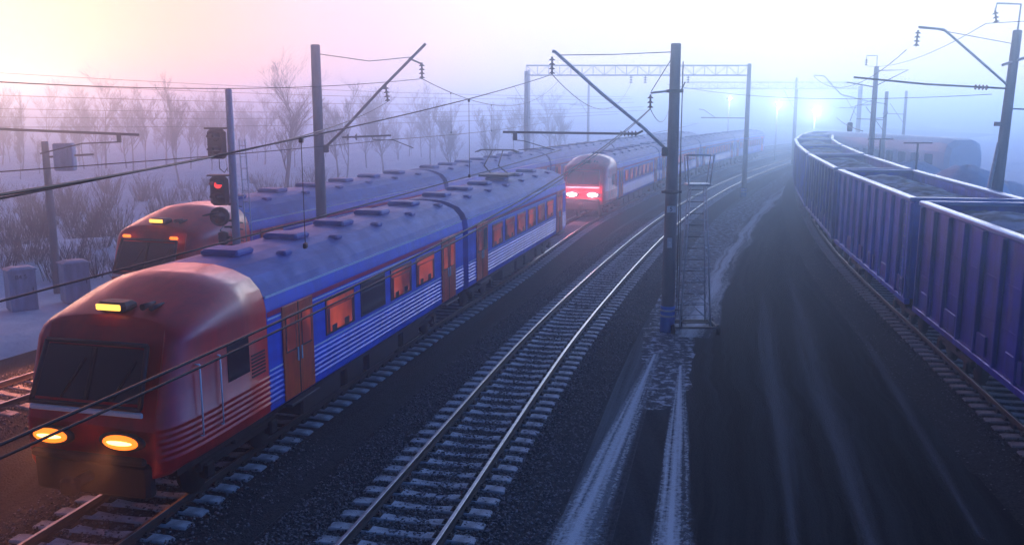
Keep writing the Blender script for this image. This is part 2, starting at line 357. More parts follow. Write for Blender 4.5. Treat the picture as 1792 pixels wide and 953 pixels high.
def poly_strip(name, left, right, z, m, sub=14, nx=6, unit_u=False, kind='structure', rag=.0):
    """sheet between two hand laid edges given as (x, y) lists of equal length"""
    Lp = []; Rp = []
    for a in range(len(left) - 1):
        for i in range(sub):
            t = i / sub; Lp.append(Vector(left[a]).lerp(Vector(left[a + 1]), t)); Rp.append(Vector(right[a]).lerp(Vector(right[a + 1]), t))
    Lp.append(Vector(left[-1])); Rp.append(Vector(right[-1])); P = []; UV = []; F = []; d = 0
    if rag:
        rg_ = random.Random(len(Lp)); j1 = j2 = 0
        for i in range(len(Lp)):
            j1 = j1 * .7 + rg_.gauss(0, rag); j2 = j2 * .7 + rg_.gauss(0, rag); Lp[i].x += j1; Rp[i].x += j2
    for i in range(len(Lp)):
        if i: d += (Lp[i] - Lp[i - 1]).length
        for j in range(nx + 1):
            q = Lp[i].lerp(Rp[i], j / nx); P.append((q.x, q.y, z)); UV.append((j / nx if unit_u else (Rp[i] - Lp[i]).length * j / nx, d))
    k = nx + 1
    for i in range(len(Lp) - 1):
        for j in range(nx): F.append((i * k + j, i * k + j + 1, (i + 1) * k + j + 1, (i + 1) * k + j))
    me = bpy.data.meshes.new(name); me.from_pydata(P, [], F); me.materials.append(m)
    uv = me.uv_layers.new(name='UVMap'); li = np.zeros(len(me.loops), int); me.loops.foreach_get('vertex_index', li)
    uv.data.foreach_set('uv', np.array(UV)[li].ravel()); me.update()
    return link(name, me, kind=kind)

# ------------------------------------------------------------------ the setting
g = MB(); g.add([(-700, -60, 0), (700, -60, 0), (700, 900, 0), (-700, 900, 0)], [(0, 1, 2, 3)])
go = g.obj('ground', M_ground, kind='structure')
u = go.data.uv_layers.new(name='UVMap'); u.data.foreach_set('uv', [c for i in range(4) for c in go.data.vertices[i].co[:2]])
bed = [(-2.6, .004), (-1.75, .13), (-.8, .15), (.8, .15), (1.75, .13), (2.6, .004)]
ribbon('ballast_bed', L_main, 0, 0, 0, M_ballast, 4, 258, prof=bed)
ribbon('ballast_bed', L_b, 0, 0, 0, M_ballast, 4, 258, prof=bed)
ribbon('ballast_bed', L_a, 0, 0, 0, M_ballast, 4, 258, prof=bed)
ribbon('ballast_bed', L_d, 0, 0, 0, M_ballast, 2, 258, prof=bed)
ribbon('gravel_verge', L_main, -3.1, -2.0, .008, M_verge, 6, 200)
ribbon('gravel_verge', L_main, 2.2, 3.6, .008, M_verge, 6, 200)
# frosted ground between the middle track and the path, round the pole foot
poly_strip('frosted_verge', [(3.2, 22), (4.3, 28.7), (5.9, 36), (9.4, 47), (12.1, 57.3), (19.2, 75.6), (37.6, 121)],
           [(3.9, 22), (6.6, 28.0), (9.0, 38.4), (12.6, 50), (16.0, 60), (25.5, 84), (43, 125)], .012, M_frost, sub=26, rag=.10)
poly_strip('service_path', [(1.9, 5), (3.04, 14.8), (5.93, 28.7), (8.46, 38.4), (15.39, 60.2), (24.9, 84), (44, 126)],
           [(8.2, 5), (9.2, 14.2), (10.9, 27), (13.4, 40), (18.6, 61), (25.6, 83.5), (45.4, 125.6)], .016, M_path, sub=30, rag=.05)
# two ruts filled with trodden snow beside the middle track
def rut(x0, x1, y0=5.0, y1=27, w0=.34, w1=.12):
    n = 10; l = []; r = []
    for i in range(n + 1):
        t = i / n; y = y0 + (y1 - y0) * t; x = x0 + (x1 - x0) * t; ww = w0 + (w1 - w0) * t + .03 * math.sin(i * 1.9)
        l.append((x - ww, y)); r.append((x + ww, y))
    return l, r
l, r = rut(-1.9, 4.45, 4, 27.3, 1.35, .22); poly_strip('snow_rut', l, r, .020, M_band, unit_u=True, kind='structure')
l, r = rut(.62, 5.0, 4, 26.0, 1.10, .18); poly_strip('snow_rut', l, r, .028, M_band, unit_u=True, kind='structure')
l = [(4.6, 29.5), (6.9, 36), (10.4, 47), (15.2, 61), (22.0, 80), (36.5, 115)]; r = [(7.0, 29.2), (9.4, 37.5), (12.6, 47.5), (17.2, 61), (25.0, 80), (40.5, 117)]
poly_strip('snow_verge', l, r, .030, band_mat('verge_snow', .85, (.62, .74, .80)), unit_u=True, sub=20, rag=.06)
# thin dusting of snow in front of the ladder tower, on the path
DUST = band_mat('dusting_snow', .16, (.5, .62, .68))
for k, (o_, ya, yb, wd) in enumerate(((1.3, 14, 37, .60), (2.6, 13, 40, .75), (4.6, 15, 44, .40))):
    l = []; r = []
    for i in range(9):
        f = i / 8; y = ya + (yb - ya) * f; x = .245 * y + o_ + .04 * math.sin(i + k); ww = wd * math.sin(math.pi * min(.97, max(.03, f))) ** .6; l.append((x - ww, y)); r.append((x + ww, y))
    poly_strip('snow_dusting', l, r, .020 + .004 * k, DUST, unit_u=True, sub=8)
# snow fields with low drifts
def snowfield(name, x0, x1, y0, y1, nx, ny, edge, amp, seed):
    rg = np.random.default_rng(seed); ph = rg.uniform(0, 6.28, (6, 2)); fr = rg.uniform(.05, .45, (6, 2)); P = []; F = []
    for j in range(ny + 1):
        y = y0 + (y1 - y0) * (j / ny) ** 1.6
        xa, xb = edge(y)
        for i in range(nx + 1):
            x = xa + (xb - xa) * i / nx; h = 0
            for k in range(6): h += math.sin(x * fr[k, 0] + ph[k, 0]) * math.sin(y * fr[k, 1] + ph[k, 1])
            e = min(i, nx - i) / 2.0; P.append((x, y, .02 + max(0, min(1, e)) * (.18 + amp * max(-.15, h / 3))))
    k = nx + 1
    for j in range(ny):
        for i in range(nx): F.append((j * k + i, j * k + i + 1, (j + 1) * k + i + 1, (j + 1) * k + i))
    me = bpy.data.meshes.new(name); me.from_pydata(P, [], F); me.materials.append(M_snow); me.polygons.foreach_set('use_smooth', [True] * len(F)); me.update()
    return link(name, me, kind='structure')
snowfield('snow_field', 0, 0, 22, 420, 60, 70, lambda y: (-18 - y * 1.1, L_a.x(min(y, 280)) - 4.0), .9, 3)
snowfield('snow_field', 0, 0, 30, 420, 40, 60, lambda y: (L_d.x(min(y, 270)) + 5.0, 30 + y * 1.1), .7, 5)

# ------------------------------------------------------------------ tracks
RAILZ = .30
def sleeper_mesh(seed):
    rg = random.Random(seed); m = MB(); rings = []
    for x, hw, top in [(-1.35, .13, .17), (-1.25, .14, .185), (-.95, .14, .185), (-.55, .135, .185), (-.25, .115, .165), (.25, .115, .165), (.55, .135, .185), (.95, .14, .185), (1.25, .14, .185), (1.35, .13, .17)]:
        j = rg.uniform(-.008, .008)
        rings.append([(x, -hw - .02, .02), (x, -hw + j, top - .02), (x, -hw + .02 + j, top), (x, hw - .02 + j, top), (x, hw + j, top - .02), (x, hw + .02, .02)])
    m.loft(rings)
    m.cur = 1
    for sx_ in (-.76, .76):
        m.box((sx_, 0, .19), (.36, .17, .018))
        for q in (-.12, .12):
            m.box((sx_ + q, 0, .212), (.07, .11, .045), bev=.012); m.tube((sx_ + q, 0, .2), (sx_ + q, 0, .262), .018, n=6)
    return m.mesh('sleeper', [M_sleeper, M_clip])
SLV = [sleeper_mesh(i) for i in range(5)]
def rail_prof(): return [(-.065, .0), (.065, 0), (.065, .012), (.011, .030), (.011, .10), (.036, .118), (.036, .148), (.028, .155), (-.028, .155), (-.036, .148), (-.036, .118), (-.011, .10), (-.011, .030), (-.065, .012)]
def track(L, label, y0, y1, spacing=.545, nmax=100):
    t = thing('railway_track', label, 'railway track', (0, 0, 0))
    s0, s1 = L.s_of_y(y0), L.s_of_y(y1)
    for o in (-.785, .785):
        m = MB(); pr = rail_prof(); ds = list(np.arange(s0, s1, 1.2)); n = len(pr); P = []; F = []
        for d in ds:
            for a, z in pr: P.append(L.off(d, o + a, RAILZ - .155 + z + .05))
        m.v = P
        for i in range(len(ds) - 1):
            for k in range(n):
                m.f.append((i * n + k, i * n + (k + 1) % n, (i + 1) * n + (k + 1) % n, (i + 1) * n + k)); m.mi.append(1 if k in (6, 7, 8) else 0); m.sm.append(False)
        m.obj('rail', [M_railweb, M_rail], t)
    rest = []; k = 0; d = s0 + .2; rg = random.Random(int(s0 * 100) + len(label))
    while d < s1:
        x, y = L.at(d); a = math.atan2(-L.tan(d).x, L.tan(d).y) + rg.uniform(-.012, .012)
        if k < nmax:
            o = link('sleeper', SLV[k % 5], t, loc=(x, y, rg.uniform(-.012, .004) + .01), rot=(0, 0, a))
        else: rest.append((x, y, a))
        k += 1; d += spacing
    if rest:
        m = MB()
        for x, y, a in rest:
            m.box((x, y, .105), (2.7, .26, .15), Matrix.Rotation(a, 3, 'Z'))
        m.obj('distant_sleepers', [M_sleeper], t, kind='stuff')
    return t
track(L_main, 'empty railway track with bright rails and concrete sleepers running up the middle', 11, 250)
track(L_b, 'railway track under the red nosed train nearest the middle track', 10, 250)
track(L_a, 'railway track beside the snow at far left, under the farther train', 14, 250)
track(L_d, 'railway track under the violet and blue open wagons on the right', 8, 250)

def stones(name, L, y0, y1, count, o0, o1, z, gap=True, label=None, smin=.016, smax=.034, bias=1.6):
    t = (1 + 5 ** .5) / 2
    ico = np.array([(-1, t, 0), (1, t, 0), (-1, -t, 0), (1, -t, 0), (0, -1, t), (0, 1, t), (0, -1, -t), (0, 1, -t), (t, 0, -1), (t, 0, 1), (-t, 0, -1), (-t, 0, 1)]) / 1.9
    fc = np.array([(0, 11, 5), (0, 5, 1), (0, 1, 7), (0, 7, 10), (0, 10, 11), (1, 5, 9), (5, 11, 4), (11, 10, 2), (10, 7, 6), (7, 1, 8), (3, 9, 4), (3, 4, 2), (3, 2, 6), (3, 6, 8), (3, 8, 9), (4, 9, 5), (2, 4, 11), (6, 2, 10), (8, 6, 7), (9, 8, 1)])
    s0, s1 = L.s_of_y(y0), L.s_of_y(y1); d = s0 + (s1 - s0) * rng.random(count) ** bias; o = rng.uniform(o0, o1, count)
    X = np.interp(d, L.S, L.X); Y = np.interp(d, L.S, L.Y)
    tx = np.interp(d, L.S, np.gradient(L.X, L.S)); ty = np.interp(d, L.S, np.gradient(L.Y, L.S))
    X, Y = X + ty * o, Y - tx * o
    zz = z - np.clip((np.abs(o) - 1.5), 0, 2) * .15; sz = rng.uniform(smin, smax, count)
    sc = rng.uniform(.6, 1.35, (count, 1, 3)); V = ico[None] * (1 + rng.uniform(-.28, .28, (count, 12, 1))) * sc * sz[:, None, None]
    a = rng.uniform(0, 6.28, count); c, s_ = np.cos(a)[:, None], np.sin(a)[:, None]
    V = np.stack([V[..., 0] * c - V[..., 1] * s_, V[..., 0] * s_ + V[..., 1] * c, V[..., 2] * .8], -1)
    V += np.stack([X, Y, zz + rng.uniform(-.01, .016, count)], -1)[:, None, :]
    V = V.reshape(-1, 3); Fa = (fc[None] + (np.arange(count) * 12)[:, None, None]).reshape(-1, 3)
    me = bpy.data.meshes.new(name); me.vertices.add(len(V)); me.vertices.foreach_set('co', V.ravel())
    me.loops.add(Fa.size); me.loops.foreach_set('vertex_index', Fa.ravel().astype(np.int32))
    me.polygons.add(len(Fa)); me.polygons.foreach_set('loop_start', np.arange(0, Fa.size, 3, dtype=np.int32))
    me.materials.append(M_stone); me.update(calc_edges=True); me.validate()
    return link(name, me, label=label, cat='gravel', kind='stuff')
stones('ballast_stones', L_main, 12, 62, 46000, -2.5, 2.5, .165, label='loose crushed stone lying between and beside the sleepers of the middle track')
stones('ballast_stones', L_d, 12, 50, 9000, -2.9, -.2, .145, label='loose crushed stone beside the track of the open wagons')
stones('ballast_stones', L_a, 15, 32, 7000, -2.3, 2.3, .165, label='loose crushed stone on the far left track', bias=1)
stones('ballast_stones', L_b, 11, 20, 4000, -2.3, 2.3, .165, label='loose crushed stone in front of the nearest red nosed train', bias=1)
stones('ballast_stones', L_main, 12, 40, 6000, 2.3, 5.0, .03, label='scattered pebbles between the middle track and the pole', smin=.008, smax=.02)

stones('path_stones', L_d, 10, 60, 15000, -9.0, -2.2, .02, label='scattered small stones and cinders on the dark path', smin=.009, smax=.030)
# ------------------------------------------------------------------ passenger carriages
def side_prof(x0=1.55):
    p = [(x0 - .12, 1.0), (x0, 1.10)]; z = 1.22
    while z < 1.80: p += [(x0, z), (x0 + .022, z + .025), (x0 + .022, z + .055), (x0, z + .08)]; z += .11
    return p + [(x0, 3.18), (x0 - .04, 3.42)]
def roof_prof(x0=1.55): return [(x0 - .04, 3.42), (x0 - .12, 3.62), (x0 - .32, 3.84), (x0 - .70, 4.0), (x0 - 1.1, 4.08), (0, 4.10)]
def full(p): return p + [(-x, z) for x, z in reversed(p) if abs(x) > 1e-6]
def bogie(parent, y, m0=None):
    m = MB()
    for sx_ in (-1, 1):
        m.box((sx_ * 1.02, y, .55), (.14, 2.9, .18), bev=.03); m.box((sx_ * 1.04, y, .72), (.2, .7, .25), bev=.04)
        for q in (-1.2, 1.2): m.box((sx_ * 1.06, y + q, .45), (.2, .3, .3), bev=.04)
    m.box((0, y, .6), (2.0, .5, .2))
    b = m.obj('bogie', M_under, parent)
    for q in (-1.2, 1.2):
        for sx_ in (-.76, .76): MB().lathe((sx_, y + q, .46), [(.18, -.06), (.45, -.06), (.46, .03), (.50, .035), (.50, .06), (.18, .06)], 18, 'x').obj('wheel', M_under, b)
def carriage(name, label, L, cab, blue, lampm=None, group=None, lit=True, pant=False, cabmat=None):
    t = thing(name, label, 'train carriage', group=group)
    y0 = 3.4 if cab else 0.
    bp = full(side_prof()); rp = full(roof_prof())
    MB().loft([[(x, y, z) for x, z in bp] for y in (y0, L)]).obj('body', blue, t)
    m = MB().loft([[(x, y, z) for x, z in rp] for y in (y0, L - .02)])
    r = m.obj('roof', M_roof, t)
    y = y0 + 1.2
    while y < L - 1: MB().box((0, y, 4.14), (.9, .7, .16), bev=.05).obj('roof_vent', M_roof, r); MB().box((.85, y + .9, 4.0), (.25, .35, .14), bev=.04).obj('roof_vent', M_roof, r); y += 2.6
    g2 = MB(); 
    for sx_ in (-1, 1): g2.box((sx_ * 1.505, (y0 + L) / 2, 3.44), (.05, L - y0 - .06, .045))
    g2.obj('gutter', M_stripew, r)
    if cab:
        secs = []
        for y, k, zt in ((0.0, .80, 0), (.04, .85, 0), (.14, .895, 0), (.32, .935, 0), (.6, .965, 0), (.95, .985, 0), (1.4, .996, 0), (1.9, 1, 0), (2.3, 1, 0), (2.5, 1, 0), (3.39, 1, 0)):
            ring = []
            for x, z in full(side_prof() + roof_prof()[1:]):
                t_ = max(0, z - 2.15); yy = y + t_ * .42 * max(0, 1 - y / 2.4); zz = z if z < 3.3 else 3.3 + (z - 3.3) * min(1, .35 + y / 2.2 * .65)
                zz = zz if z > 1.3 else 1.3 - (1.3 - zz) * (1.15 if y < .5 else 1)
                ring.append((x * k * 1.001, yy + .10 * max(0, 1 - y) * (x / 1.55) ** 2, zz))
            secs.append(ring)
        cs = MB().loft(secs, smooth=True).obj('cab_shell', cabmat or M_carred, t)
        # sloped windscreen following the shell
        def front(x, z, lift=.03): return (x, max(0, z - 2.15) * .42 - lift, z)
        ws = MB(); zs = (2.28, 3.12)
        pts = [(-1.02, zs[0]), (1.02, zs[0]), (.95, zs[1]), (-.95, zs[1])]
        ws.add([front(*p) for p in pts] + [(front(*p)[0], front(*p)[1] + .05, front(*p)[2]) for p in pts], [(0, 1, 2, 3), (7, 6, 5, 4), (0, 4, 5, 1), (1, 5, 6, 2), (2, 6, 7, 3), (3, 7, 4, 0)])
        w_ = ws.obj('windscreen', M_glass, t)
        wp = MB(); wp.box(front(0, 2.7, .05), (.05, .04, .9), Matrix.Rotation(-.4, 3, 'X'))
        for sx_ in (-.5, .5): wp.tube(front(sx_, 2.3, .06), front(sx_ + .35, 2.95, .06), .015, n=5)
        wp.obj('wiper', M_black, w_)
        bu = MB(); bu.box((0, -.03, 1.28), (2.3, .12, .16), bev=.05); bu.box((0, .1, .9), (2.3, .25, .62), bev=.06)
        bu.obj('front_skirt', M_under, t)
        cp = MB(); cp.tube((0, -.5, .95), (0, .2, .95), .1); cp.box((0, -.5, .95), (.3, .22, .3), bev=.05); cp.obj('coupler', M_under, t)
        MB().box((0, -.006, 2.1), (2.25, .05, .1), bev=.02).obj('front_stripe', M_stripew, t)
        for sx_ in (-.70, .70):
            hb = MB(); hb.lathe((0, 0, 0), [(.19, .05), (.22, 0), (.20, -.05), (.17, -.055)], 20, 'y')
            hb.v = [(p[0] * 2.1 + sx_, p[1] - .02, p[2] * .8 + 1.62) for p in hb.v]; h = hb.obj('headlight', M_dark, t)
            le = MB(); le.lathe((0, 0, 0), [(.165, -.05), (.16, -.075), (.09, -.095), (.01, -.1)], 20, 'y'); le.v = [(p[0] * 2.1 + sx_, p[1] - .02, p[2] * .8 + 1.62) for p in le.v]
            le.obj('lens', lampm[0], h)
            co = MB(); co.lathe((0, 0, 0), [(.07, -.09), (.06, -.115), (.01, -.12)], 14, 'y'); co.v = [(p[0] * 3.6 + sx_, p[1] - .02, p[2] * .6 + 1.62) for p in co.v]
            co.obj('bulb', lampm[1], h)
        for sx_ in (-.95, .95):
            if lampm[2] is None: break
            MB().box(front(sx_ * .92, 3.27, .02), (.30, .08, .10), bev=.03).obj('marker_light', lampm[2], t)
        tl = MB(); tl.box((0, .98, 3.72), (.62, .42, .18), bev=.06); h = tl.obj('roof_lamp_housing', M_dark, t)
        if lampm[3]: MB().box((0, .76, 3.73), (.5, .04, .11), bev=.018).obj('lens', lampm[3], h)
        if lampm[0] is M_lampO:
            for sx_ in (-.68, .68):
                hl_ = bpy.data.lights.new('headlight_beam', 'SPOT'); hl_.energy = 2600; hl_.color = (1, .24, .07); hl_.spot_size = math.radians(95); hl_.spot_blend = .9; hl_.shadow_soft_size = .12
                ho_ = bpy.data.objects.new('headlight_beam', hl_); COL.objects.link(ho_); ho_.parent = t; ho_.location = (sx_, -.22, 1.62); ho_.rotation_euler = (math.radians(62), 0, math.radians(180))
        if lampm[0] is M_lampW:
            for sx_ in (-.70, .70):
                hl_ = bpy.data.lights.new('headlight_beam', 'POINT'); hl_.energy = 120; hl_.color = (1, .25, .30); hl_.shadow_soft_size = .15
                ho_ = bpy.data.objects.new('headlight_beam', hl_); COL.objects.link(ho_); ho_.parent = t; ho_.location = (sx_, -.45, 1.7)
        for sx_ in (-1, 1):
            hr = MB()
            for q in (.98, 1.62): hr.tube((sx_ * 1.60, q, 1.45), (sx_ * 1.60, q, 2.75), .016, n=6); hr.tube((sx_ * 1.5, q, 1.45), (sx_ * 1.60, q, 1.45), .016, n=6); hr.tube((sx_ * 1.5, q, 2.75), (sx_ * 1.60, q, 2.75), .016, n=6)
            hr.obj('handrail', M_stripew, t)
            gl = MB()
            for i in range(7): gl.box((sx_ * 1.562, 3.0, 2.0 + i * .07), (.02, .5, .03))
            gl.obj('grille', M_dark, t)
        wf = MB(); zs_ = (2.2, 3.19)
        for a_, b_ in (((-1.08, zs_[0]), (1.08, zs_[0])), ((1.08, zs_[0]), (1.0, zs_[1])), ((1.0, zs_[1]), (-1.0, zs_[1])), ((-1.0, zs_[1]), (-1.08, zs_[0]))): wf.tube(front(*a_, .03), front(*b_, .03), .045, n=6)
        wf.obj('windscreen_seal', M_frame, t)
        hn = MB(); hn.tube((.55, .95, 3.72), (.55, 1.3, 3.74), .06, .03, 10); hn.tube((.7, .98, 3.7), (.7, 1.35, 3.72), .05, .025, 10); hn.obj('horn', M_dark, t)
        sdw = MB()
        for sx_ in (-1, 1): 
            MB().box((sx_ * 1.556, 2.3, 2.5), (.012, .75, .72)).obj('cab_side_window', M_glass, t)
    # doors and windows on both sides
    doors = [y0 + 1.25, L - 1.6] if cab else [1.6, L - 1.6]
    for sx_ in (-1, 1):
        for dy in doors:
            d = MB()
            for q in (-.345, .345): d.box((sx_ * 1.572, dy + q, 2.12), (.03, .67, 2.02), bev=.012)
            do = d.obj('door', M_carorange, t)
            for q in (-.345, .345):
                MB().box((sx_ * 1.588, dy + q, 2.52), (.010, .46, .80), bev=.004).obj('window_seal', M_frame, do)
                MB().box((sx_ * 1.595, dy + q, 2.52), (.008, .38, .72)).obj('door_window', M_litwin if (lit and random.random() < .6) else M_glass, do)
                MB().box((sx_ * 1.60, dy + q * .25, 2.0), (.03, .03, .3), bev=.008).obj('handle', M_stripew, do)
            MB().box((sx_ * 1.588, dy, 2.12), (.006, .03, 2.0)).obj('seam', M_frame, do)
            MB().box((sx_ * 1.62, dy, 1.02), (.18, 1.3, .06), bev=.01).obj('step', M_dark, do)
        a, b = doors[0] + 1.15, doors[1] - 1.15; n = int((b - a) // 1.62); w1 = (b - a) / n
        for i in range(n):
            yc = a + (i + .5) * w1
            fr = MB().box((sx_ * 1.553, yc, 2.46), (.03, w1 - .38, .86), bev=.012).obj('window', M_frame, t)
            pn = MB()
            pn.box((sx_ * 1.569, yc, 2.36), (.008, w1 - .50, .54)); pn.box((sx_ * 1.569, yc, 2.745), (.008, w1 - .50, .17))
            on = lit and random.random() < .8
            pn.obj('pane', M_litwin if on else M_glass, fr)
            if on:
                hw = (w1 - .50) / 2
                for q in (-1, 1): MB().box((sx_ * 1.5745, yc + q * (hw - .07), 2.36), (.004, .13, .54)).obj('curtain', M_curtain, fr)
                for q in (-.5, .42): MB().box((sx_ * 1.5745, yc + q * hw, 2.16 + .03 * q), (.003, .26, .16), bev=.0014).obj('seat_back', M_frame, fr)
        MB().box((sx_ * 1.5535, (y0 + L) / 2, 3.09), (.008, L - y0 - .05, .10)).obj('red_stripe', M_stripe, t)
        MB().box((sx_ * 1.5535, (y0 + L) / 2, 2.985), (.010, L - y0 - .05, .035)).obj('white_stripe', M_stripew, t)
        MB().box((sx_ * 1.5535, (y0 + L) / 2, 1.93), (.010, L - y0 - .05, .035)).obj('white_stripe', M_stripew, t)
    m = MB(); m.box((0, L / 2, .93), (2.7, L - 1.0, .16)); y = 5.2
    rg = random.Random(int(L * 10) + len(label))
    while y < L - 5: ln = rg.uniform(1, 2.2); m.box((0, y + ln / 2, .62), (2.6, ln, .5), bev=.05); y += ln + .3
    m.obj('underframe', M_under, t)
    bogie(t, 3.0); bogie(t, L - 3.0)
    e = MB(); e.box((0, L + .12, 2.1), (1.3, .26, 2.2), bev=.06); e.tube((0, L, .95), (0, L + .45, .95), .09); e.obj('gangway', M_under, t)
    if pant:
        p = MB(); yb = L * .55
        p.box((0, yb, 4.3), (1.3, 1.3, .1))
        for sx_ in (-.4, .4): p.tube((sx_, yb + .5, 4.3), (sx_ * .8, yb - .9, 4.75), .03); p.tube((sx_ * .8, yb - .9, 4.75), (sx_ * .6, yb + .1, 5.35), .025)
        for q in (-.15, .15): p.path([(-.95, yb + q, 5.28), (-.7, yb + q, 5.38), (.7, yb + q, 5.38), (.95, yb + q, 5.28)], .03)
        p.obj('pantograph', M_dark, t)
    return t
def place(o, L, y_front, length):
    s0 = L.s_of_y(y_front); a, b = L.at(s0), L.at(s0 + length); o.location = (a[0], a[1], RAILZ + .05)
    o.rotation_euler = (0, 0, math.atan2(-(b[0] - a[0]), b[1] - a[1])); return s0 + length
LAMP_B = (M_lampO, M_lampOc, None, M_lampY)
LAMP_A = (M_lampO, M_lampOc, M_lampO, M_lampY)
LAMP_W = (M_lampW, M_lampW, None, None)
LC = 20.2
def y_at(L, s): return L.at(s)[1]
gB = 'carriages of the nearest blue and red train'
o = carriage('train_carriage', 'red nosed leading carriage of the nearest train with round orange headlights', 16.4, True, M_carblue, LAMP_B, gB)
e = place(o, L_b, 14.8, 16.4)
o = carriage('train_carriage', 'blue carriage with red doors coupled behind the nearest red nosed carriage', 16.4, False, M_carblue, None, gB, pant=True)
e = place(o, L_b, y_at(L_b, e + .55), 16.4)
o = carriage('train_carriage', 'carriage with two white headlights facing us behind the nearest train', LC, True, M_carblue, LAMP_W, 'carriages of the train with white headlights')
e = place(o, L_b, 59.3, LC)
proto_mid = carriage('train_carriage', 'blue carriage directly behind the one with white headlights', LC, False, M_carblue, None, 'carriages of the train with white headlights')
e = place(proto_mid, L_b, y_at(L_b, e + .55), LC)
for k, lb in enumerate(('fading carriage, second behind the one with white headlights', 'palest carriage in the haze at the end of the train with white headlights')):
    c = copy_tree(proto_mid); c['label'] = lb; e = place(c, L_b, y_at(L_b, e + .55), LC)
gA = 'carriages of the farther left train'
o = carriage('train_carriage', 'dark red nosed leading carriage of the far left train beside the signal', LC, True, M_carblue2, LAMP_A, gA)
e = place(o, L_a, 27.2, LC)
pa = carriage('train_carriage', 'blue carriage with red doors right behind the far left leading carriage', LC, False, M_carblue2, None, gA)
e = place(pa, L_a, y_at(L_a, e + .55), LC)
for lb in ('third carriage of the far left train, behind the concrete pole with slanted arm', 'fourth carriage of the far left train, partly lost in haze', 'fifth and palest carriage of the far left train'):
    c = copy_tree(pa); c['label'] = lb; e = place(c, L_a, y_at(L_a, e + .55), LC)

# ------------------------------------------------------------------ open wagons on the right
def wagon(label, paint, L=13.9):
    t = thing('open_wagon', label, 'open wagon', group='open wagons in the train on the right')
    W, z0, z1 = 1.55, 1.25, 4.35
    for sx_ in (-1, 1):
        m = MB(); m.box((sx_ * (W - .03), L / 2, (z0 + z1) / 2), (.06, L - .5, z1 - z0))
        n = 11
        for i in range(n): y = .3 + (L - .6) * i / (n - 1); m.box((sx_ * (W + .055), y, (z0 + z1) / 2), (.11, .13, z1 - z0 - .1), bev=.02)
        for i in range(n - 1):
            y = .3 + (L - .6) * (i + .5) / (n - 1); m.box((sx_ * (W + .006), y, 2.3), (.02, .85, .05)); m.box((sx_ * (W + .006), y, 3.3), (.02, .85, .05))
        m.obj('side_panel', paint, t)
        MB().box((sx_ * (W + .03), L / 2, z1 + .06), (.24, L - .4, .13), bev=.03).obj('top_rim', M_rim, t)
        MB().box((sx_ * (W + .02), L / 2, z0 - .02), (.16, L - .3, .18), bev=.02).obj('sill', paint, t)
        for i in range(6):
            y = 1.3 + (L - 2.6) * i / 5; MB().box((sx_ * (W + .035), y, 1.62), (.05, 1.0, .5), bev=.015).obj('hatch', M_wagV, t)
    for y in (.28, L - .28):
        m = MB(); m.box((0, y, (z0 + z1) / 2), (2 * W, .06, z1 - z0)); 
        for x in (-1, -.35, .35, 1): m.box((x, y + (-.07 if y < 1 else .07), 2.8), (.1, .09, 2.9))
        m.obj('end_panel', paint, t); MB().box((0, y, z1 + .065), (2 * W - .1, .2, .12), bev=.03).obj('top_rim', M_rim, t)
    MB().box((0, L / 2, z0), (2 * W - .1, L - .4, .12)).obj('floor', M_under, t)
    for sx_ in (-1, 1):
        m = MB()
        for q in (.62, .98): m.tube((sx_ * (W + .09), q, z0), (sx_ * (W + .09), q, z1 + .1), .014, n=5)
        for i in range(9): m.tube((sx_ * (W + .09), .62, z0 + .25 + i * .34), (sx_ * (W + .09), .98, z0 + .25 + i * .34), .011, n=5)
        m.obj('ladder', M_rim, t)
    # heaped load
    nx, ny = 10, 40; rg = random.Random(len(label)); P = []; F = []
    for j in range(ny + 1):
        for i in range(nx + 1):
            x = -1.46 + 2.92 * i / nx; y = .35 + (L - .7) * j / ny
            P.append((x, y, z1 - .42 + .42 * (1 - (x / 1.5) ** 2) * (.55 + .45 * abs(math.sin(y * .68))) + rg.uniform(-.05, .05)))
    for j in range(ny):
        for i in range(nx): F.append((j * 11 + i, j * 11 + i + 1, j * 11 + i + 12, j * 11 + i + 11))
    m = MB(); m.add(P, F, True); m.obj('coal_load', M_coal, t)
    m = MB(); m.box((0, L / 2, 1.0), (.6, L + .3, .3)); m.tube((0, -.5, .98), (0, L + .5, .98), .12); m.box((0, L / 2, .75), (1.2, 2.2, .5), bev=.05)
    m.obj('underframe', M_under, t)
    bogie(t, 2.5); bogie(t, L - 2.5)
    return t
protoV = wagon('violet open wagon heaped with coal, nearest on the right', M_wagV)
protoB = wagon('blue open wagon coupled behind the nearest violet one', M_wagB)
s = L_d.s_of_y(27.3) - 14.5
for k, lb in enumerate(('violet open wagon heaped with coal, nearest on the right', 'blue open wagon coupled behind the nearest violet one', 'violet open wagon, third along the train on the right',
        'blue open wagon, fourth along the train on the right', 'violet open wagon, fifth along the train where it bends', 'hazy blue open wagon, sixth along the train on the right', 'pale open wagon in the haze, last seen of the train on the right')):
    o = (protoV, protoB)[k] if k < 2 else copy_tree((protoV, protoB)[k % 2]); o['label'] = lb
    place(o, L_d, y_at(L_d, s), 13.9); s += 14.5

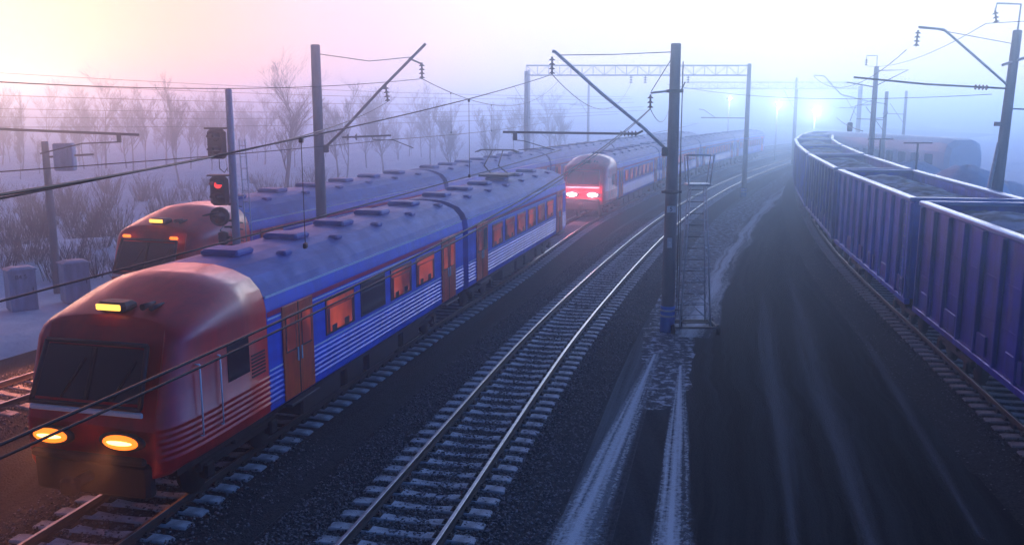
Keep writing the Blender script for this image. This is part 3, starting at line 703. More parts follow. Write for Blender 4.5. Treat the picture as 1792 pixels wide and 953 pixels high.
# ------------------------------------------------------------------ poles and their arms
def insul(m, top, n=4, r=.11, gap=.14, d=(0, 0, -1)):
    d = Vector(d).normalized(); p = Vector(top); m.cur = 0
    for i in range(n):
        a = p + d * gap * i; m.tube(a, a + d * gap * .4, .035, .035, 8); m.tube(a + d * gap * .4, a + d * gap * .75, .04, r, 10); m.tube(a + d * gap * .75, a + d * gap * .85, r, r * .8, 10); m.tube(a + d * gap * .85, a + d * gap, .03, .03, 6)
    return p + d * gap * n
def pole(label, x, y, h, r0=.21, r1=.15, m=M_conc, name='catenary_pole', lean=(0, 0), band=True):
    t = thing(name, label, 'pole', (x, y, 0)); t.rotation_euler = (lean[0], lean[1], 0)
    s_ = MB(); s_.lathe((0, 0, 0), [(r0, -.4), (r0, 0), ((r0 + r1) / 2, h / 2), (r1, h), (r1 * .8, h + .02)], 20); s_.obj('shaft', m, t)
    return t
def arm(t, pts, r, name='arm', m=M_dark): return MB().path(pts, r, 8).obj(name, m, t)
def insu(t, top, n=4, d=(0, 0, -1), r=.11, gap=.14):
    m = MB(); e_ = insul(m, top, n, r, gap, d); m.obj('insulator', M_porc, t); return e_

# centre pole: local frame at its base
PX, PY = 5.3, 30.2
p1 = pole('tall grey concrete pole with a 5 sign and blue foot beside the ladder tower', PX, PY, 9.55, .235, .165)
MB().lathe((0, 0, 0), [(.245, .02), (.247, .9), (.24, .92)], 20).obj('painted_foot', M_blueband, p1)
for z in (.55, .74): MB().lathe((0, 0, 0), [(.25, z), (.2505, z + .07)], 20).obj('white_ring', M_white, p1)
MB().lathe((0, 0, 0), [(.20, 4.72), (.24, 4.73), (.24, 4.84), (.20, 4.85)], 20).box((0, -.02, 4.78), (.66, .1, .08)).obj('clamp_band', M_dark, p1)
pl = MB().box((-.02, -.225, 4.22), (.30, .012, .22)).obj('number_plate', M_white, p1); text('numeral', '5', .2, pl, (-.03, -.233, 4.22), (math.pi / 2, 0, 0), M_black, .002)
pl = MB().box((-.05, -.228, 3.1), (.16, .012, .34)).obj('notice_plate', M_steel, p1)
MB().lathe((-.06, -.236, 3.1), [(.05, -.004), (.05, .004)], 12, 'y').obj('bolt_disc', M_white, pl)
ca = MB(); ca.path([(.24, -.05, 9.0), (.26, -.03, 5), (.29, 0, 1.2)], .018); ca.path([(.27, .06, 6.6), (.34, .06, 4), (.38, .06, .6)], .012); ca.obj('earth_cable', M_dark, p1)
arm(p1, [(-.18, 0, 6.15), (-.95, 0, 6.85), (-2.4, 0, 8.0), (-3.9, 0, 9.3), (-4.0, 0, 9.33)], .055, 'slanted_arm', M_steel)
arm(p1, [(-3.75, 0, 9.2), (-2, 0, 9.22), (-.12, 0, 9.3)], .015, 'stay_rod')
MB().box((-.25, 0, 6.1), (.22, .16, .3), bev=.03).obj('arm_bracket', M_dark, p1)
e1 = insu(p1, (-4.0, 0, 9.15), 4); 
arm(p1, [(-1.0, 0, 6.78), (-1.2, 0, 6.68), (-2.6, 0, 6.7), (-5.6, 0, 6.74)], .038, 'registration_tube', M_black)
m = MB(); insul(m, (-1.15, 0, 6.69), 5, .10, .12, (-1, 0, 0)); m.obj('insulator', M_porc, p1)
MB().box((-5.2, 0, 6.62), (.14, .1, .3)).path([(-5.2, 0, 6.48), (-4.9, 0, 6.45), (-3.9, 0, 6.15)], .015).obj('steady_arm', M_dark, p1)
arm(p1, [(-.1, 0, 8.07), (-.78, 0, 8.0)], .035, 'top_bracket', M_steel)
arm(p1, [(-.12, 0, 9.1), (-.76, 0, 8.05)], .014, 'stay_rod')
e2 = insu(p1, (-.78, 0, 7.95), 3, gap=.15)
m = MB(); m.box((0, 0, 8.06), (.5, .42, .1)); m.tube((.2, 0, 8.06), (.34, 0, 8.35), .02); m.obj('top_band', M_dark, p1)
arm(p1, [(.2, -.1, .78), (.45, -.15, .8), (.45, -.2, .2)], .03, 'foot_bracket')

# ladder tower on small wheels beside the pole
lt = thing('ladder_tower', 'pale steel ladder tower with a basket on top beside the central pole', 'ladder tower', (6.1, 30.3, 0))
topz = 5.0
C = {'a': ((-.42, -.35), (-.16, -.14)), 'b': ((.62, -.35), (.34, -.14)), 'c': ((-.42, .55), (-.16, .22)), 'd': ((.62, .55), (.34, .22))}
def leg_at(k, z): (x0, y0), (x1, y1) = C[k]; f = (z - .25) / (topz - .25); return Vector((x0 + (x1 - x0) * f, y0 + (y1 - y0) * f, z))
for k in C: MB().tube(leg_at(k, .25), leg_at(k, topz), .028, .022, 8).obj('leg', M_steel, lt)
z = .65
while z < topz - .1:
    MB().tube(leg_at('a', z), leg_at('b', z), .014, n=6).obj('rung', M_steel, lt)
    MB().tube(leg_at('c', z + .16), leg_at('d', z + .16), .012, n=6).obj('rung', M_dark, lt); z += .40
for z in (.4, .95, 1.5):
    for (a, b) in (('a', 'b'), ('c', 'd'), ('b', 'd'), ('a', 'c')):
        mid = (leg_at(a, z + .45) + leg_at(b, z + .45)) / 2
        MB().tube(leg_at(a, z), mid, .014, n=6).tube(leg_at(b, z), mid, .014, n=6).obj('brace', M_steel, lt)
bf = MB()
for q in (-.42, .62):
    bf.box((.1, q, .22), (1.5, .07, .07))
for q in (-.6, .82): bf.box((q, .1, .24), (.07, 1.1, .06))
bf.box((.1, .1, .28), (1.3, .06, .05)); bf.obj('base_frame', M_dark, lt)
for (a, b) in ((-.66, -.42), (.86, -.42), (-.66, .62), (.86, .62)): MB().lathe((a, b, .16), [(.05, -.06), (.15, -.06), (.15, .0), (.18, .01), (.18, .05), (.05, .05)], 16, 'x').obj('wheel', M_dark, lt)
bk = MB()
bk.box((.09, 0, topz + .02), (.78, .6, .07), bev=.01)
for sx_, tx_ in ((-.26, -.34), (.44, .54)):
    for q in (-.26, .26): bk.tube((sx_, q, topz + .03), (tx_, q, topz + .98), .022, n=6)
for q in (-.26, .26): bk.tube((-.34, q, topz + .98), (.54, q, topz + .98), .02, n=6)
for tx_ in (-.34, .54): bk.tube((tx_, -.26, topz + .98), (tx_, .26, topz + .98), .02, n=6)
bk.obj('basket', M_steel, lt)

# left pole with long slanted arm
P3X, P3Y = -6.95, 33
p3 = pole('plain concrete pole with a long slanted arm rising right, behind the nearest train', P3X, P3Y, 9.7, .205, .165)
arm(p3, [(.2, 0, 6.1), (.9, 0, 6.75), (2.2, 0, 8.1), (3.9, 0, 9.75)], .05, 'slanted_arm', M_dark)
arm(p3, [(.1, 0, 9.4), (1.9, 0, 9.15), (3.5, 0, 9.3)], .014, 'stay_rod')
MB().box((.25, 0, 6.08), (.2, .16, .28), bev=.03).obj('arm_bracket', M_dark, p3)
e3 = insu(p3, (2.45, 0, 8.3), 4, (.12, 0, -1)); e4 = insu(p3, (3.75, 0, 9.1), 4, (0, 0, -1))
arm(p3, [(3.3, 0, 9.25), (3.75, 0, 9.05)], .03, 'hanger')
arm(p3, [(.85, 0, 6.48), (2.6, 0, 6.55)], .032, 'registration_tube')
for q in (.95, 1.25): m = MB(); insul(m, (q, 0, 6.49), 1, .13, .14, (1, 0, 0)); m.obj('insulator', M_porc, p3)
arm(p3, [(1.9, 0, 6.52), (1.95, 0, 6.4), (2.7, 0, 6.38), (3.4, 0, 6.1)], .016, 'steady_arm')

# right near pole
p6 = pole('tall pale concrete pole with bent arms standing behind the open wagons', 17.45, 33, 10.2, .23, .15, lean=(0, .035))
arm(p6, [(0, 0, 10.1), (0, 0, 11.1), (-.85, 0, 11.1), (-.88, 0, 10.85)], .035, 'top_bracket', M_steel)
e5 = insu(p6, (-.88, 0, 10.85), 3, (.25, 0, -1))
arm(p6, [(-.15, 0, 8.35), (-1.5, 0, 9.35), (-2.6, 0, 10.15), (-3.5, 0, 10.2)], .045, 'slanted_arm', M_steel)
e6 = insu(p6, (-3.5, 0, 10.1), 4, (-.02, 0, -1))
arm(p6, [(-.1, 0, 8.2), (-3, 0, 8.25), (-5.6, 0, 8.4)], .035, 'registration_tube', M_dark)
m = MB(); insul(m, (-.75, 0, 8.21), 4, .1, .13, (-1, 0, 0)); m.obj('insulator', M_porc, p6)
arm(p6, [(-3.3, 0, 10.2), (-.1, 0, 9.75)], .012, 'stay_rod'); arm(p6, [(-.4, 0, 9.0), (1.6, -.5, 9.8)], .05, 'crossing_arm', M_steel)
arm(p6, [(.1, 0, 7.5), (.85, 0, 7.5), (.87, 0, 7.35)], .028, 'side_bracket', M_steel); insu(p6, (.87, 0, 7.35), 3, (-.1, 0, -1))
m = MB(); m.box((-.28, 0, 6.95), (.2, .15, .15)); m.obj('clamp', M_dark, p6)
arm(p6, [(-.15, 0, 6.3), (-.75, 0, 0)], .07, 'raking_strut', M_steel)

p7 = pole('smaller pale pole with short cross arms farther along the open wagons', 23.9, 61, 10.2, .22, .15)
arm(p7, [(0, 0, 10.1), (0, 0, 10.9), (-.7, 0, 10.9), (-.7, 0, 10.7)], .035, 'top_bracket', M_steel); insu(p7, (-.7, 0, 10.7), 3)
arm(p7, [(-.1, 0, 8.9), (2.1, 0, 10.0), (.1, 0, 9.95)], .035, 'arm'); arm(p7, [(-.1, 0, 7.9), (-2.2, 0, 8.4), (-3.4, 0, 9.6), (-4.1, 0, 9.65)], .03, 'slanted_arm', M_steel)
arm(p7, [(-.1, 0, 8.9), (-1.9, 0, 9.2)], .04, 'registration_tube'); arm(p7, [(-.1, 0, 7.75), (-1.2, 0, 7.7), (-1.5, 0, 6.7)], .03, 'drop_arm', M_steel)
MB().box((-1.5, 0, 6.3), (.32, .25, .6), bev=.05).obj('switch_box', M_dark, p7)
arm(p7, [(.1, 0, 7.9), (.8, 0, 7.8), (.95, 0, 7.2), (.7, 0, 6.9), (.1, 0, 6.85)], .02, 'cable_loop')

# gantries far ahead
def gantry(label, x0, x1, y0, y1, z0, z1, hl, hr, npan):
    t = thing('signal_gantry' if False else 'overhead_gantry', label, 'gantry', (x0, y0, 0)); a = Vector((0, 0, 0)); b = Vector((x1 - x0, y1 - y0, 0)); m = MB()
    for q in (0, .35):
        for z_ in (z0, z1): m.tube(a + Vector((0, q, z_)), b + Vector((0, q, z_)), .055, n=6)
    for i in range(npan + 1):
        p = a.lerp(b, i / npan); m.tube(p + Vector((0, 0, z0)), p + Vector((0, 0, z1)), .035, n=5)
        if i < npan:
            q = a.lerp(b, (i + 1) / npan); u_, d_ = (z0, z1) if i % 2 else (z1, z0); m.tube(p + Vector((0, 0, u_)), q + Vector((0, 0, d_)), .03, n=5)
            m.tube(p + Vector((0, 0, z0)), q + Vector((0, .35, z0)), .025, n=5)
    m.obj('truss', M_steel, t)
    for p, h in ((a, hl), (b, hr)): MB().lathe(p, [(.22, -.3), (.20, h / 2), (.16, h)], 16).obj('leg', M_conc, t)
    return t
g1 = gantry('lattice gantry spanning the tracks from the second concrete pole', 1.2, 19.9, 78, 78, 10.25, 11.05, 10.6, 11.2, 20)
MB().lathe((18.7, 0, 0), [(.235, .02), (.235, .8)], 16).obj('painted_foot', M_blueband, g1)
for q in (.45, .65): MB().lathe((18.7, 0, 0), [(.24, q), (.24, q + .08)], 16).obj('white_ring', M_white, g1)
MB().box((18.66, -.24, 5.0), (.28, .02, .22)).obj('number_plate', M_white, g1)
for x_ in (8.8, 10.0, 13.6): insu(g1, (x_, 0, 10.2), 3, gap=.2, r=.16)
MB().path([(18.5, 0, 6.7), (14.8, 0, 6.75)], .04).path([(16, 0, 6.75), (15, 0, 7.4), (14.6, 0, 7.45)], .025).obj('registration_tube', M_dark, g1)
g2 = gantry('faint lattice gantry in the haze behind the first gantry', 21.5, 46, 122, 122, 10.1, 10.9, 10.6, 10.6, 22)
MB().lathe((16, 0, 0), [(.22, 0), (.17, 10)], 14).obj('leg', M_conc, g2)

for (lb, x, y, h) in (('slim pole beyond the trains, left of the gantry', 2.0, 110, 12.0), ('faint pole in the haze behind the nearest ladder tower', 10.6, 128, 11.0),
                      ('faint pole standing left of the glowing yard lamp', 42.3, 138, 12.0), ('faint pole right of the bend of the wagon train', 48, 128, 10.5),
                      ('thin pole behind the parked coach at right', 46, 108, 9.5), ('thinnest pole in the haze right of the small wagon pole', 34, 84, 9.0)):
    p = pole(lb, x, y, h, .2, .15)
    arm(p, [(0, 0, h * .72), (-2.6, 0, h * .72 + .1)], .04, 'arm'); arm(p, [(0, 0, h * .6), (-1.8, 0, h * .85)], .03, 'slanted_arm')

# far left short pole with crossarm and box
p5 = pole('short grey post with a box on its side, far left by the snow', -18.6, 36.5, 6.2, .17, .13)
MB().box((.75, 0, 5.6), (.8, .35, 1.1), bev=.05).obj('relay_box', M_cab, p5)
arm(p5, [(.1, 0, 5.6), (1.9, 0, 5.7)], .04, 'arm')

# ------------------------------------------------------------------ colour light signal
SX_, SY_ = -8.45, 27.6
sg = thing('signal_mast', 'railway colour light signal on a slim mast with red lamp lit', 'signal', (SX_, SY_, 0))
MB().lathe((0, 0, 0), [(.13, 0), (.12, 4), (.10, 8.05), (.02, 8.1)], 16).obj('mast', M_cab, sg)
def head(zc, hh, lit, ww=.56):
    m = MB(); m.box((-.40, -.1, zc), (ww, .22, hh), bev=.09); m.box((-.40, -.1, zc + hh / 2 + .03), (ww + .08, .3, .05)); h = m.obj('signal_head', M_black, sg)
    for q, c in ((hh * .22, lit), (-hh * .22, M_glass)):
        v = MB(); v.lathe((-.40, -.2, zc + q), [(.11, .0), (.11, -.04), (.09, -.045)], 16, 'y'); v.obj('lens', c, h)
        k = MB(); pts = []; n = 9
        for i in range(n):
            a = math.pi * i / (n - 1); pts.append((math.cos(a) * .15, math.sin(a) * .15))
        ring0 = [(-.40 + a, -.21, zc + q + b) for a, b in pts]; ring1 = [(-.44 + a * .8, -.58, zc + q + b * .75 + .03) for a, b in pts]
        inn0 = [(-.40 + a * .93, -.21, zc + q + b * .93) for a, b in pts]; inn1 = [(-.44 + a * .75, -.58, zc + q + b * .7 + .03) for a, b in pts]
        k.add(ring0 + ring1, [(i, i + 1, n + i + 1, n + i) for i in range(n - 1)]); k.add(inn0 + inn1, [(i, n + i, n + i + 1, i + 1) for i in range(n - 1)]); k.add(ring1 + inn1, [(i, i + 1, n + i + 1, n + i) for i in range(n - 1)])
        k.obj('visor', M_black, h)
head(5.05, .88, M_lampR); head(6.45, .88, M_glass)
m = MB(); m.lathe((-.42, -.1, 4.28), [(.05, .18), (.16, .12), (.27, .05), (.29, 0), (.29, -.12), (.25, -.14)], 20, 'y'); m.tube((-.42, -.25, 4.42), (-.75, -.7, 4.36), .05, .02)
rh = m.obj('round_lamp', M_black, sg); MB().lathe((-.42, -.245, 4.28), [(.2, 0), (.19, -.02)], 18, 'y').obj('lens', M_glass, rh)
m = MB()
for z_ in (4.65, 4.15, 3.95, 3.6): m.box((-.12, 0, z_), (.42, .16, .06)); m.tube((-.3, -.05, z_), (.2, .1, z_ - .1), .02)
m.path([(-.35, -.05, 4.0), (-.45, -.1, 3.85), (-.35, -.05, 3.7), (-.1, 0, 3.6)], .022); m.obj('bracket', M_dark, sg)
m = MB(); m.lathe((-.36, -.1, 3.6), [(.05, .22), (.15, .18), (.16, -.1), (.10, -.18), (.04, -.2)], 14); m.path([(-.36, -.1, 3.4), (-.32, -.1, 3.1), (-.1, -.08, 3.0)], .015); m.obj('bell', M_dark, sg)
m = MB(); m.path([(-.36, -.1, 6.0), (-.36, -.1, 5.72), (-.22, -.1, 5.6), (-.12, -.1, 5.75)], .015); m.obj('cable_loop', M_dark, sg)
for z_, ch in ((3.02, 'H'), (2.72, 'K')):
    pp = MB().box((-.15, -.135, z_), (.19, .012, .27), bev=.004).obj('letter_plate', M_white, sg); text('letter', ch, .26, pp, (-.15, -.144, z_), (math.pi / 2, 0, 0), M_black, .002)
ld = MB()
for q in (.22, .40): ld.tube((q, .05, 6.6), (q + .16, .0, .4), .018, n=6)
z = 6.4
lo = ld.obj('ladder', M_steel, sg)
m = MB()
while z > .5: a = .16 * (6.6 - z) / 6.2; m.tube((.22 + a, .03, z), (.40 + a, .03, z), .012, n=5); z -= .34
m.box((.2, .03, 2.9), (.4, .04, .12)); m.box((.15, .03, 4.9), (.3, .04, .05)); m.obj('rungs', M_steel, lo)

# ------------------------------------------------------------------ cabinets by the snow
def cabinet(lb, x, y, txt):
    t = thing('relay_cabinet', lb, 'cabinet', (x, y, 0), .72, 'relay cabinets by the snow')
    MB().box((0, 0, .86), (.92, .8, 1.5), bev=.015).obj('body', M_cab, t); MB().box((0, 0, .06), (.8, .7, .14)).obj('plinth', M_conc, t)
    m = MB(); m.loft([[(-.5, -.44, 1.61), (.5, -.44, 1.61), (.5, .44, 1.61), (-.5, .44, 1.61)], [(-.5, -.44, 1.65), (.5, -.44, 1.65), (.5, .44, 1.65), (-.5, .44, 1.65)], [(-.3, -.25, 1.73), (.3, -.25, 1.73), (.3, .25, 1.73), (-.3, .25, 1.73)]]); m.obj('lid', M_cab, t)
    d = MB().box((0, -.405, .86), (.82, .02, 1.36), bev=.006).obj('door', M_cab, t); MB().box((.32, -.425, .9), (.03, .03, .14), bev=.006).obj('handle', M_dark, d)
    if txt: text('lettering', txt, .22, d, (-.05, -.418, 1.38), (math.pi / 2, 0, 0), M_black, .002)
    return t
cabinet('pale blue metal cabinet lettered B4 5, left of the short post', -18.35, 33.3, 'B4 5')
cabinet('pale blue metal cabinet without lettering, right of the short post', -17.05, 34.8, None)

# ------------------------------------------------------------------ overhead wires
def P3(x, y, z): return Vector((x, y, z))
def wire(label, a, b, sag=.4, r=.012, n=24, drops=None, name='overhead_wire', dropto=None):
    a, b = Vector(a), Vector(b); pts = []
    for i in range(n + 1):
        f = i / n; p = a.lerp(b, f); p.z -= 4 * sag * f * (1 - f); pts.append(p)
    ex = (pts[-1] - pts[-2]).normalized()
    if b.y < 14: pts += [pts[-1] + ex * 4 + Vector((0, 0, .25)), pts[-1] + ex * 9 + Vector((0, 0, 1.0))]
    t = thing(name, label, 'wire', tuple(a)); m = MB(); m.path([p - a for p in pts], r, 6); m.obj('strand', M_wire, t)
    for f, l in (drops or []):
        p = a.lerp(b, f); p.z -= 4 * sag * f * (1 - f); p = p - a
        q = MB(); q.tube(p, p + Vector((0, 0, -l)), .006, n=5); q.box(p + Vector((0, 0, -.03)), (.05, .12, .08), bev=.01); q.box(p + Vector((0, 0, -l)), (.05, .12, .08), bev=.01); q.obj('dropper', M_wire, t)
    return t
E1 = Vector((PX, PY, 0)) + e1; E2 = Vector((PX, PY, 0)) + e2; E3 = Vector((P3X, P3Y, 0)) + e3; E4 = Vector((P3X, P3Y, 0)) + e4
# messenger and contact wire over the middle track
wire('upper carrying wire falling left from the slanted arm of the central pole', E1, (-5.23, 4.28, 6.56), .18, .012, drops=[(.35, 1.75), (.66, 1.55)])
wire('contact wire with droppers above the middle track at left', (1.6, 30.2, 6.15), (-6.92, 6.4, 5.3), .05, .014)
wire('thick dark cable crossing the picture from the central pole to lower left', E2, (-4.19, 3.2, 5.3), .555, .013)
wire('second strand of the dark cable just beside the thick one', E2 + Vector((.0, 0, -.03)), (-4.08, 3.2, 5.26), .57, .011)
wire('carrying wire beyond the central pole towards the gantry, left strand', E1, (10.0, 78, 9.6), 1.6, .014)
wire('feeder wire dipping from the central pole bracket to the gantry', E2, (13.6, 78, 9.6), 1.5, .014)
wire('contact wire running ahead above the middle track', (.2, 30.2, 6.15), (15.8, 78, 6.3), .2, .014)
# over track B and A
wire('carrying wire from lower insulator of the left pole towards the far left', E3, (-3.3, 4.3, 6.96), .29, .012)
wire('carrying wire hanging between the left pole and the gantry', E4, (4.0, 78, 9.9), 1.5, .015, drops=[(.1, 1.6), (.3, 1.3), (.6, 1.0)])
wire('thin wire sloping down left behind the signal mast', E4, (-19, 12, 9.2), .8, .012)
wire('contact wire above the nearest train', (-4.4, 33, 6.4), (3.0, 78, 6.4), .15, .014)
wire('contact wire beneath the left pole arm reaching to the left edge', (-4.4, 33, 6.4), (-14.2, 5, 6.5), .15, .013)
for k, (z0, z1, x0, y0, x1, y1, lb) in enumerate(((10.2, 8.9, -40, 62, 14, 110, 'topmost faint wire across the left sky'), (9.5, 8.6, -40, 60, 14, 108, 'second faint wire across the left sky'), (8.6, 8.2, -40, 58, 14, 106, 'third faint wire across the left sky'),
      (7.6, 7.7, -42, 66, 16, 112, 'faint wire across the bare trees at horizon height'), (7.0, 7.3, -42, 64, 16, 110, 'lower faint wire across the bare trees'), (6.3, 6.9, -42, 62, 12, 104, 'lowest faint wire over the snow at left'))):
    wire(lb, (x0, y0, z0), (x1, y1, z1), .5, .02)
wire('feeder strung between the two insulators at top right', Vector((17.45, 33, 0)) + e5, (23.2, 61, 10.25), .5, .013)
wire('carrying wire from the bent arm at right to the farther pole', Vector((17.45, 33, 0)) + e6, (19.8, 61, 9.6), 1.0, .013)
wire('wire leaving the top bracket towards the right edge', Vector((17.45, 33, 0)) + e5, (24, 30, 11.2), .15, .012)
wire('low wire at right running from the clamp of the tall pole', (17.1, 33, 8.0), (11, 66, 9.2), .5, .012)
wire('contact wire above the open wagons', (12.6, 33, 6.7), (21.5, 61, 6.9), .1, .013)
wire('wire from the far pole into the glow above the bend', (23.9, 61, 8.1), (44, 128, 8.0), .5, .02)
# horizontal black bar of the far left catenary
mb = thing('catenary_arm_post', 'grey mast with a long horizontal arm reaching in from the left edge', 'pole', (-21.6, 32, 0))
MB().lathe((0, 0, 0), [(.2, 0), (.16, 9)], 14).obj('shaft', M_conc, mb)
arm(mb, [(0, 0, 6.95), (8.6, 0, 6.6)], .045, 'registration_tube', M_dark); MB().box((7.9, 0, 6.5), (.12, .12, .34)).path([(7.85, 0, 6.35), (6.6, 0, 6.3), (5.1, 0, 5.95)], .025).obj('steady_arm', M_dark, mb)
arm(mb, [(0, 0, 7.6), (2.2, 0, 9.6)], .05, 'slanted_arm', M_steel)

# ------------------------------------------------------------------ bare trees and shrubs
def tree_meshes(seed, H, thick=.28, spread=1.0, depth=4):
    rg = random.Random(seed); tr = MB(); cr = MB()
    def grow(p, d, l, r, lev, mb):
        n = 4 if lev < 2 else 3; pts = [p]; rs = [r]; q = p; dd = d.copy()
        for i in range(n):
            dd = (dd + Vector((rg.uniform(-1, 1), rg.uniform(-1, 1), rg.uniform(-.3, .7))) * .13).normalized(); q = q + dd * l / n; pts.append(q); rs.append(r * (1 - .75 * (i + 1) / n) + .004)
        mb.path(pts, rs, 7 if lev == 0 else 4 if lev < 3 else 3)
        if lev >= depth: return
        k = (9, 7, 6, 5)[min(lev, 3)]
        for i in range(k):
            f = rg.uniform(.28 if lev == 0 else .15, 1); a = f * n; j = min(int(a), n - 1); o = pts[j].lerp(pts[j + 1], a - j)
            az_ = rg.uniform(0, 6.28); u_ = Vector((math.cos(az_), math.sin(az_), 0)); nd = (dd * rg.uniform(.5, 1.1) + u_ * rg.uniform(.5, 1.0) * spread + Vector((0, 0, .35))).normalized()
            grow(o, nd, l * rg.uniform(.35, .62), max(.010, rs[j] * .5), lev + 1, cr)
    grow(Vector((0, 0, -.2)), Vector((rg.uniform(-.05, .05), 0, 1)), H, thick, 0, tr)
    return tr.mesh('trunk', M_bark), cr.mesh('crown', M_twig)
def tree(ms, x, y, s_, rz, lb, grp=None):
    t = thing('bare_tree', lb, 'tree', (x, y, 0), rz, grp); t.scale = (s_, s_, s_); link('trunk', ms[0], t); link('crown', ms[1], t); return t
TM = [tree_meshes(100 + i, (9.5, 8.5, 10, 7.5, 9, 10)[i], (.16, .12, .2, .1, .14, .18)[i], (.9, .6, 1.1, .7, .5, .8)[i]) for i in range(6)]
big = tree_meshes(55, 14.0, .42, .9)
tree(big, -18.7, 75, .52, .4, 'tallest bare tree with a thick forked trunk left of the concrete pole')
rg = random.Random(3)
tr_g = 'bare trees of the hazy tree line at left'
for i in range(96):
    y = rg.uniform(92, 165); px = rg.uniform(-60, 1000); x = (px - 896) / 1590 * y
    if x > L_a.x(min(y, 200)) - 9: x = L_a.x(y) - 9 - rg.uniform(0, 40)
    tree(TM[i % 6], x, y, rg.uniform(.32, .74), rg.uniform(0, 6.28), 'slender bare tree in the hazy tree line behind the left trains', tr_g)
def shrub_mesh(seed, H=2.0, n=42):
    rg = random.Random(seed); m = MB()
    for i in range(n):
        a = rg.uniform(0, 6.28); b = Vector((math.cos(a), math.sin(a), 0)) * rg.uniform(0, .5); d = (Vector((math.cos(a) * .35, math.sin(a) * .35, 1)) + Vector((rg.uniform(-.2, .2), rg.uniform(-.2, .2), 0))).normalized()
        l = H * rg.uniform(.5, 1); mid = b + d * l * .5 + Vector((rg.uniform(-.08, .08), rg.uniform(-.08, .08), 0)); m.path([b, mid, b + d * l], [.016, .012, .005], 3)
        for k in range(5):
            f = rg.uniform(.3, .95); o = b + d * l * f; e_ = (d + Vector((rg.uniform(-1, 1), rg.uniform(-1, 1), .2)) * .8).normalized(); m.path([o, o + e_ * l * rg.uniform(.12, .3)], [.009, .004], 3)
    return m.mesh('shrub', M_twig)
SM = [shrub_mesh(i) for i in range(4)]
for i in range(90):
    if i < 34: y = rg.uniform(36, 56); px = rg.uniform(-40, 330) 
    else: y = rg.uniform(56, 88); px = rg.uniform(-40, 640)
    x = (px - 896) / 1590 * y
    if x > L_a.x(y) - 6: x = L_a.x(y) - 6 - rg.uniform(0, 12)
    o = link('bare_shrub', SM[i % 4], None, 'leafless twiggy shrub growing out of the snow behind the left trains', 'shrub', 'bare shrubs in the snow', None, (x, y, .1), (0, 0, rg.uniform(0, 6)))
    k = rg.uniform(.6, 1.25); o.scale = (k, k, k)

# ------------------------------------------------------------------ right side background: parked coach, snow heaps, small posts
cb = thing('parked_coach', 'pale blue parked coach in the haze beyond the open wagons', 'coach', (37.2, 75, .2), .12)
cb.scale = (1.15, 1, 1.22)
prof = [(-1.5, 1), (-1.5, 3.1), (-1.3, 3.7), (-.7, 4.0), (.7, 4.0), (1.3, 3.7), (1.5, 3.1), (1.5, 1)]
MB().loft([[(x * k, y, 1 + (z - 1) * k2) for x, z in prof] for y, k, k2 in ((0, .8, .85), (.4, .95, .97), (1.2, 1, 1), (23, 1, 1), (24, .9, .9))]).obj('body', M_coach, cb)
for i in range(10): MB().box((-1.51, 2.5 + i * 2.1, 2.5), (.02, 1.2, .8)).obj('window', M_glass, cb)
bogie(cb, 3.5); bogie(cb, 20)
def heap(lb, x, y, sx__, sy__, h, seed):
    rg = random.Random(seed); n, k = 10, 22; P = []; F = []
    for i in range(n + 1):
        th = math.pi / 2 * i / n
        for j in range(k):
            a = 6.283 * j / k; rr = math.cos(th) * (1 + .12 * math.sin(a * 3 + seed)); P.append((math.cos(a) * rr * sx__, math.sin(a) * rr * sy__, math.sin(th) * h * (1 + rg.uniform(-.04, .04)) - .05))
    for i in range(n):
        for j in range(k): F.append((i * k + j, i * k + (j + 1) % k, (i + 1) * k + (j + 1) % k, (i + 1) * k + j))
    m = MB(); m.add(P, F, True); o = m.obj('snow_heap', M_snow, label=lb, cat='snow heap', group='snow heaps beyond the open wagons'); o.location = (x, y, 0)
heap('large rounded snow heap behind the tall right pole', 22.4, 45, 3.1, 3.0, 4.7, 1)
heap('lower snow heap left of the large rounded one', 24.6, 56, 3.4, 3, 4.3, 2)
heap('long snow heap at the right edge beyond the wagons', 27.0, 50, 2.6, 4, 3.6, 4)
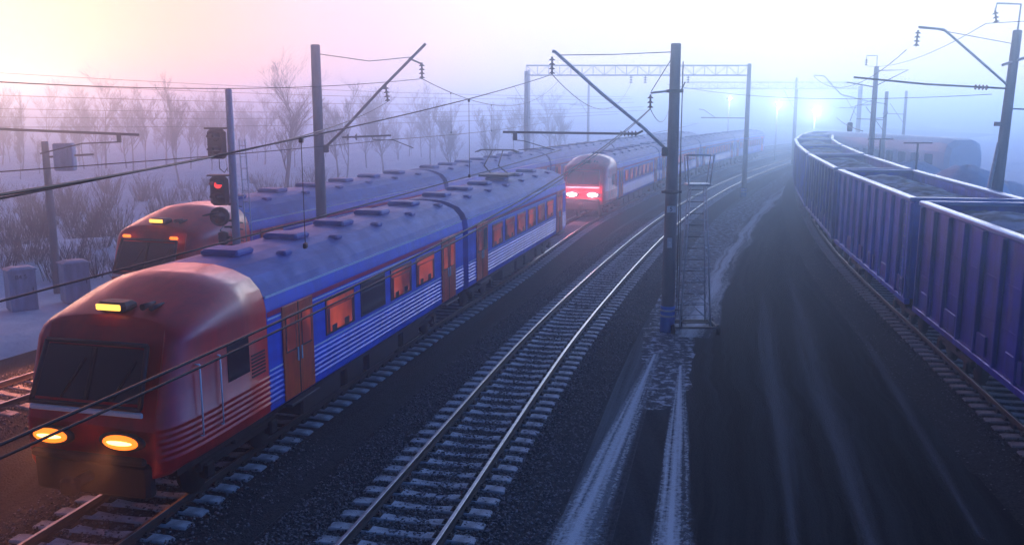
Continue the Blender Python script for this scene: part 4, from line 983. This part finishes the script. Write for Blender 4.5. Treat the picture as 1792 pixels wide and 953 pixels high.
for lb, x, y, h in (('short iron post between the snow heaps', 22.8, 51.5, 5.6), ('short iron post left of the snow heaps', 23.3, 58, 5.6)):
    t = thing('iron_post', lb, 'post', (x, y, 0)); MB().tube((0, 0, 0), (0, 0, h), .06).obj('shaft', M_dark, t); arm(t, [(-.8, 0, h), (.8, 0, h)], .04, 'crossbar')

# distant yard lamps, lit
def yard_lamp(lb, x, y, h, power, r=.35):
    t = thing('yard_lamp', lb, 'lamp', (x, y, 0)); MB().tube((0, 0, 0), (0, 0, h - .2), .12, .08).obj('post', M_steel, t)
    m = MB(); m.box((0, -.3, h), (.9, .6, .25), bev=.06); hd = m.obj('lamp_head', M_dark, t)
    MB().lathe((0, -.62, h), [(r, .02), (r * .9, -.06), (.02, -.12)], 16, 'y').obj('lens', M_flood, hd)
    ld_ = bpy.data.lights.new('yard_light', 'POINT'); ld_.energy = power; ld_.color = (.85, .93, 1); ld_.shadow_soft_size = .4
    l_ = bpy.data.objects.new('yard_light', ld_); COL.objects.link(l_); l_.parent = hd; l_.location = (0, -1.1, h)
yard_lamp('brightest yard lamp glowing above the bend of the wagon train', 44.0, 134, 7.2, 1400, .45)
yard_lamp('yard lamp glowing between the second pole and the bend', 38.5, 134, 8.2, 900, .22)
yard_lamp('small yard lamp glowing behind the second concrete pole', 31, 132, 8.9, 400, .18)

# ------------------------------------------------------------------ haze
hm = bpy.data.materials.new('haze'); hm.use_nodes = True; t = hm.node_tree; t.nodes.clear()
ho = t.nodes.new('ShaderNodeOutputMaterial'); pv = t.nodes.new('ShaderNodeVolumePrincipled')
pv.inputs['Color'].default_value = (*HAZE_COLOR, 1); pv.inputs['Density'].default_value = HAZE_DENSITY; pv.inputs['Anisotropy'].default_value = HAZE_ANISO
t.links.new(pv.outputs[0], ho.inputs['Volume'])
try: hm.cycles.homogeneous_volume = True
except Exception: pass
h = MB().box((0, 420, 5.95), (1420, 980, 13.9)).obj('haze', hm, kind='stuff')
h['label'] = 'pale blue winter haze filling the air over the tracks'; h['category'] = 'haze'
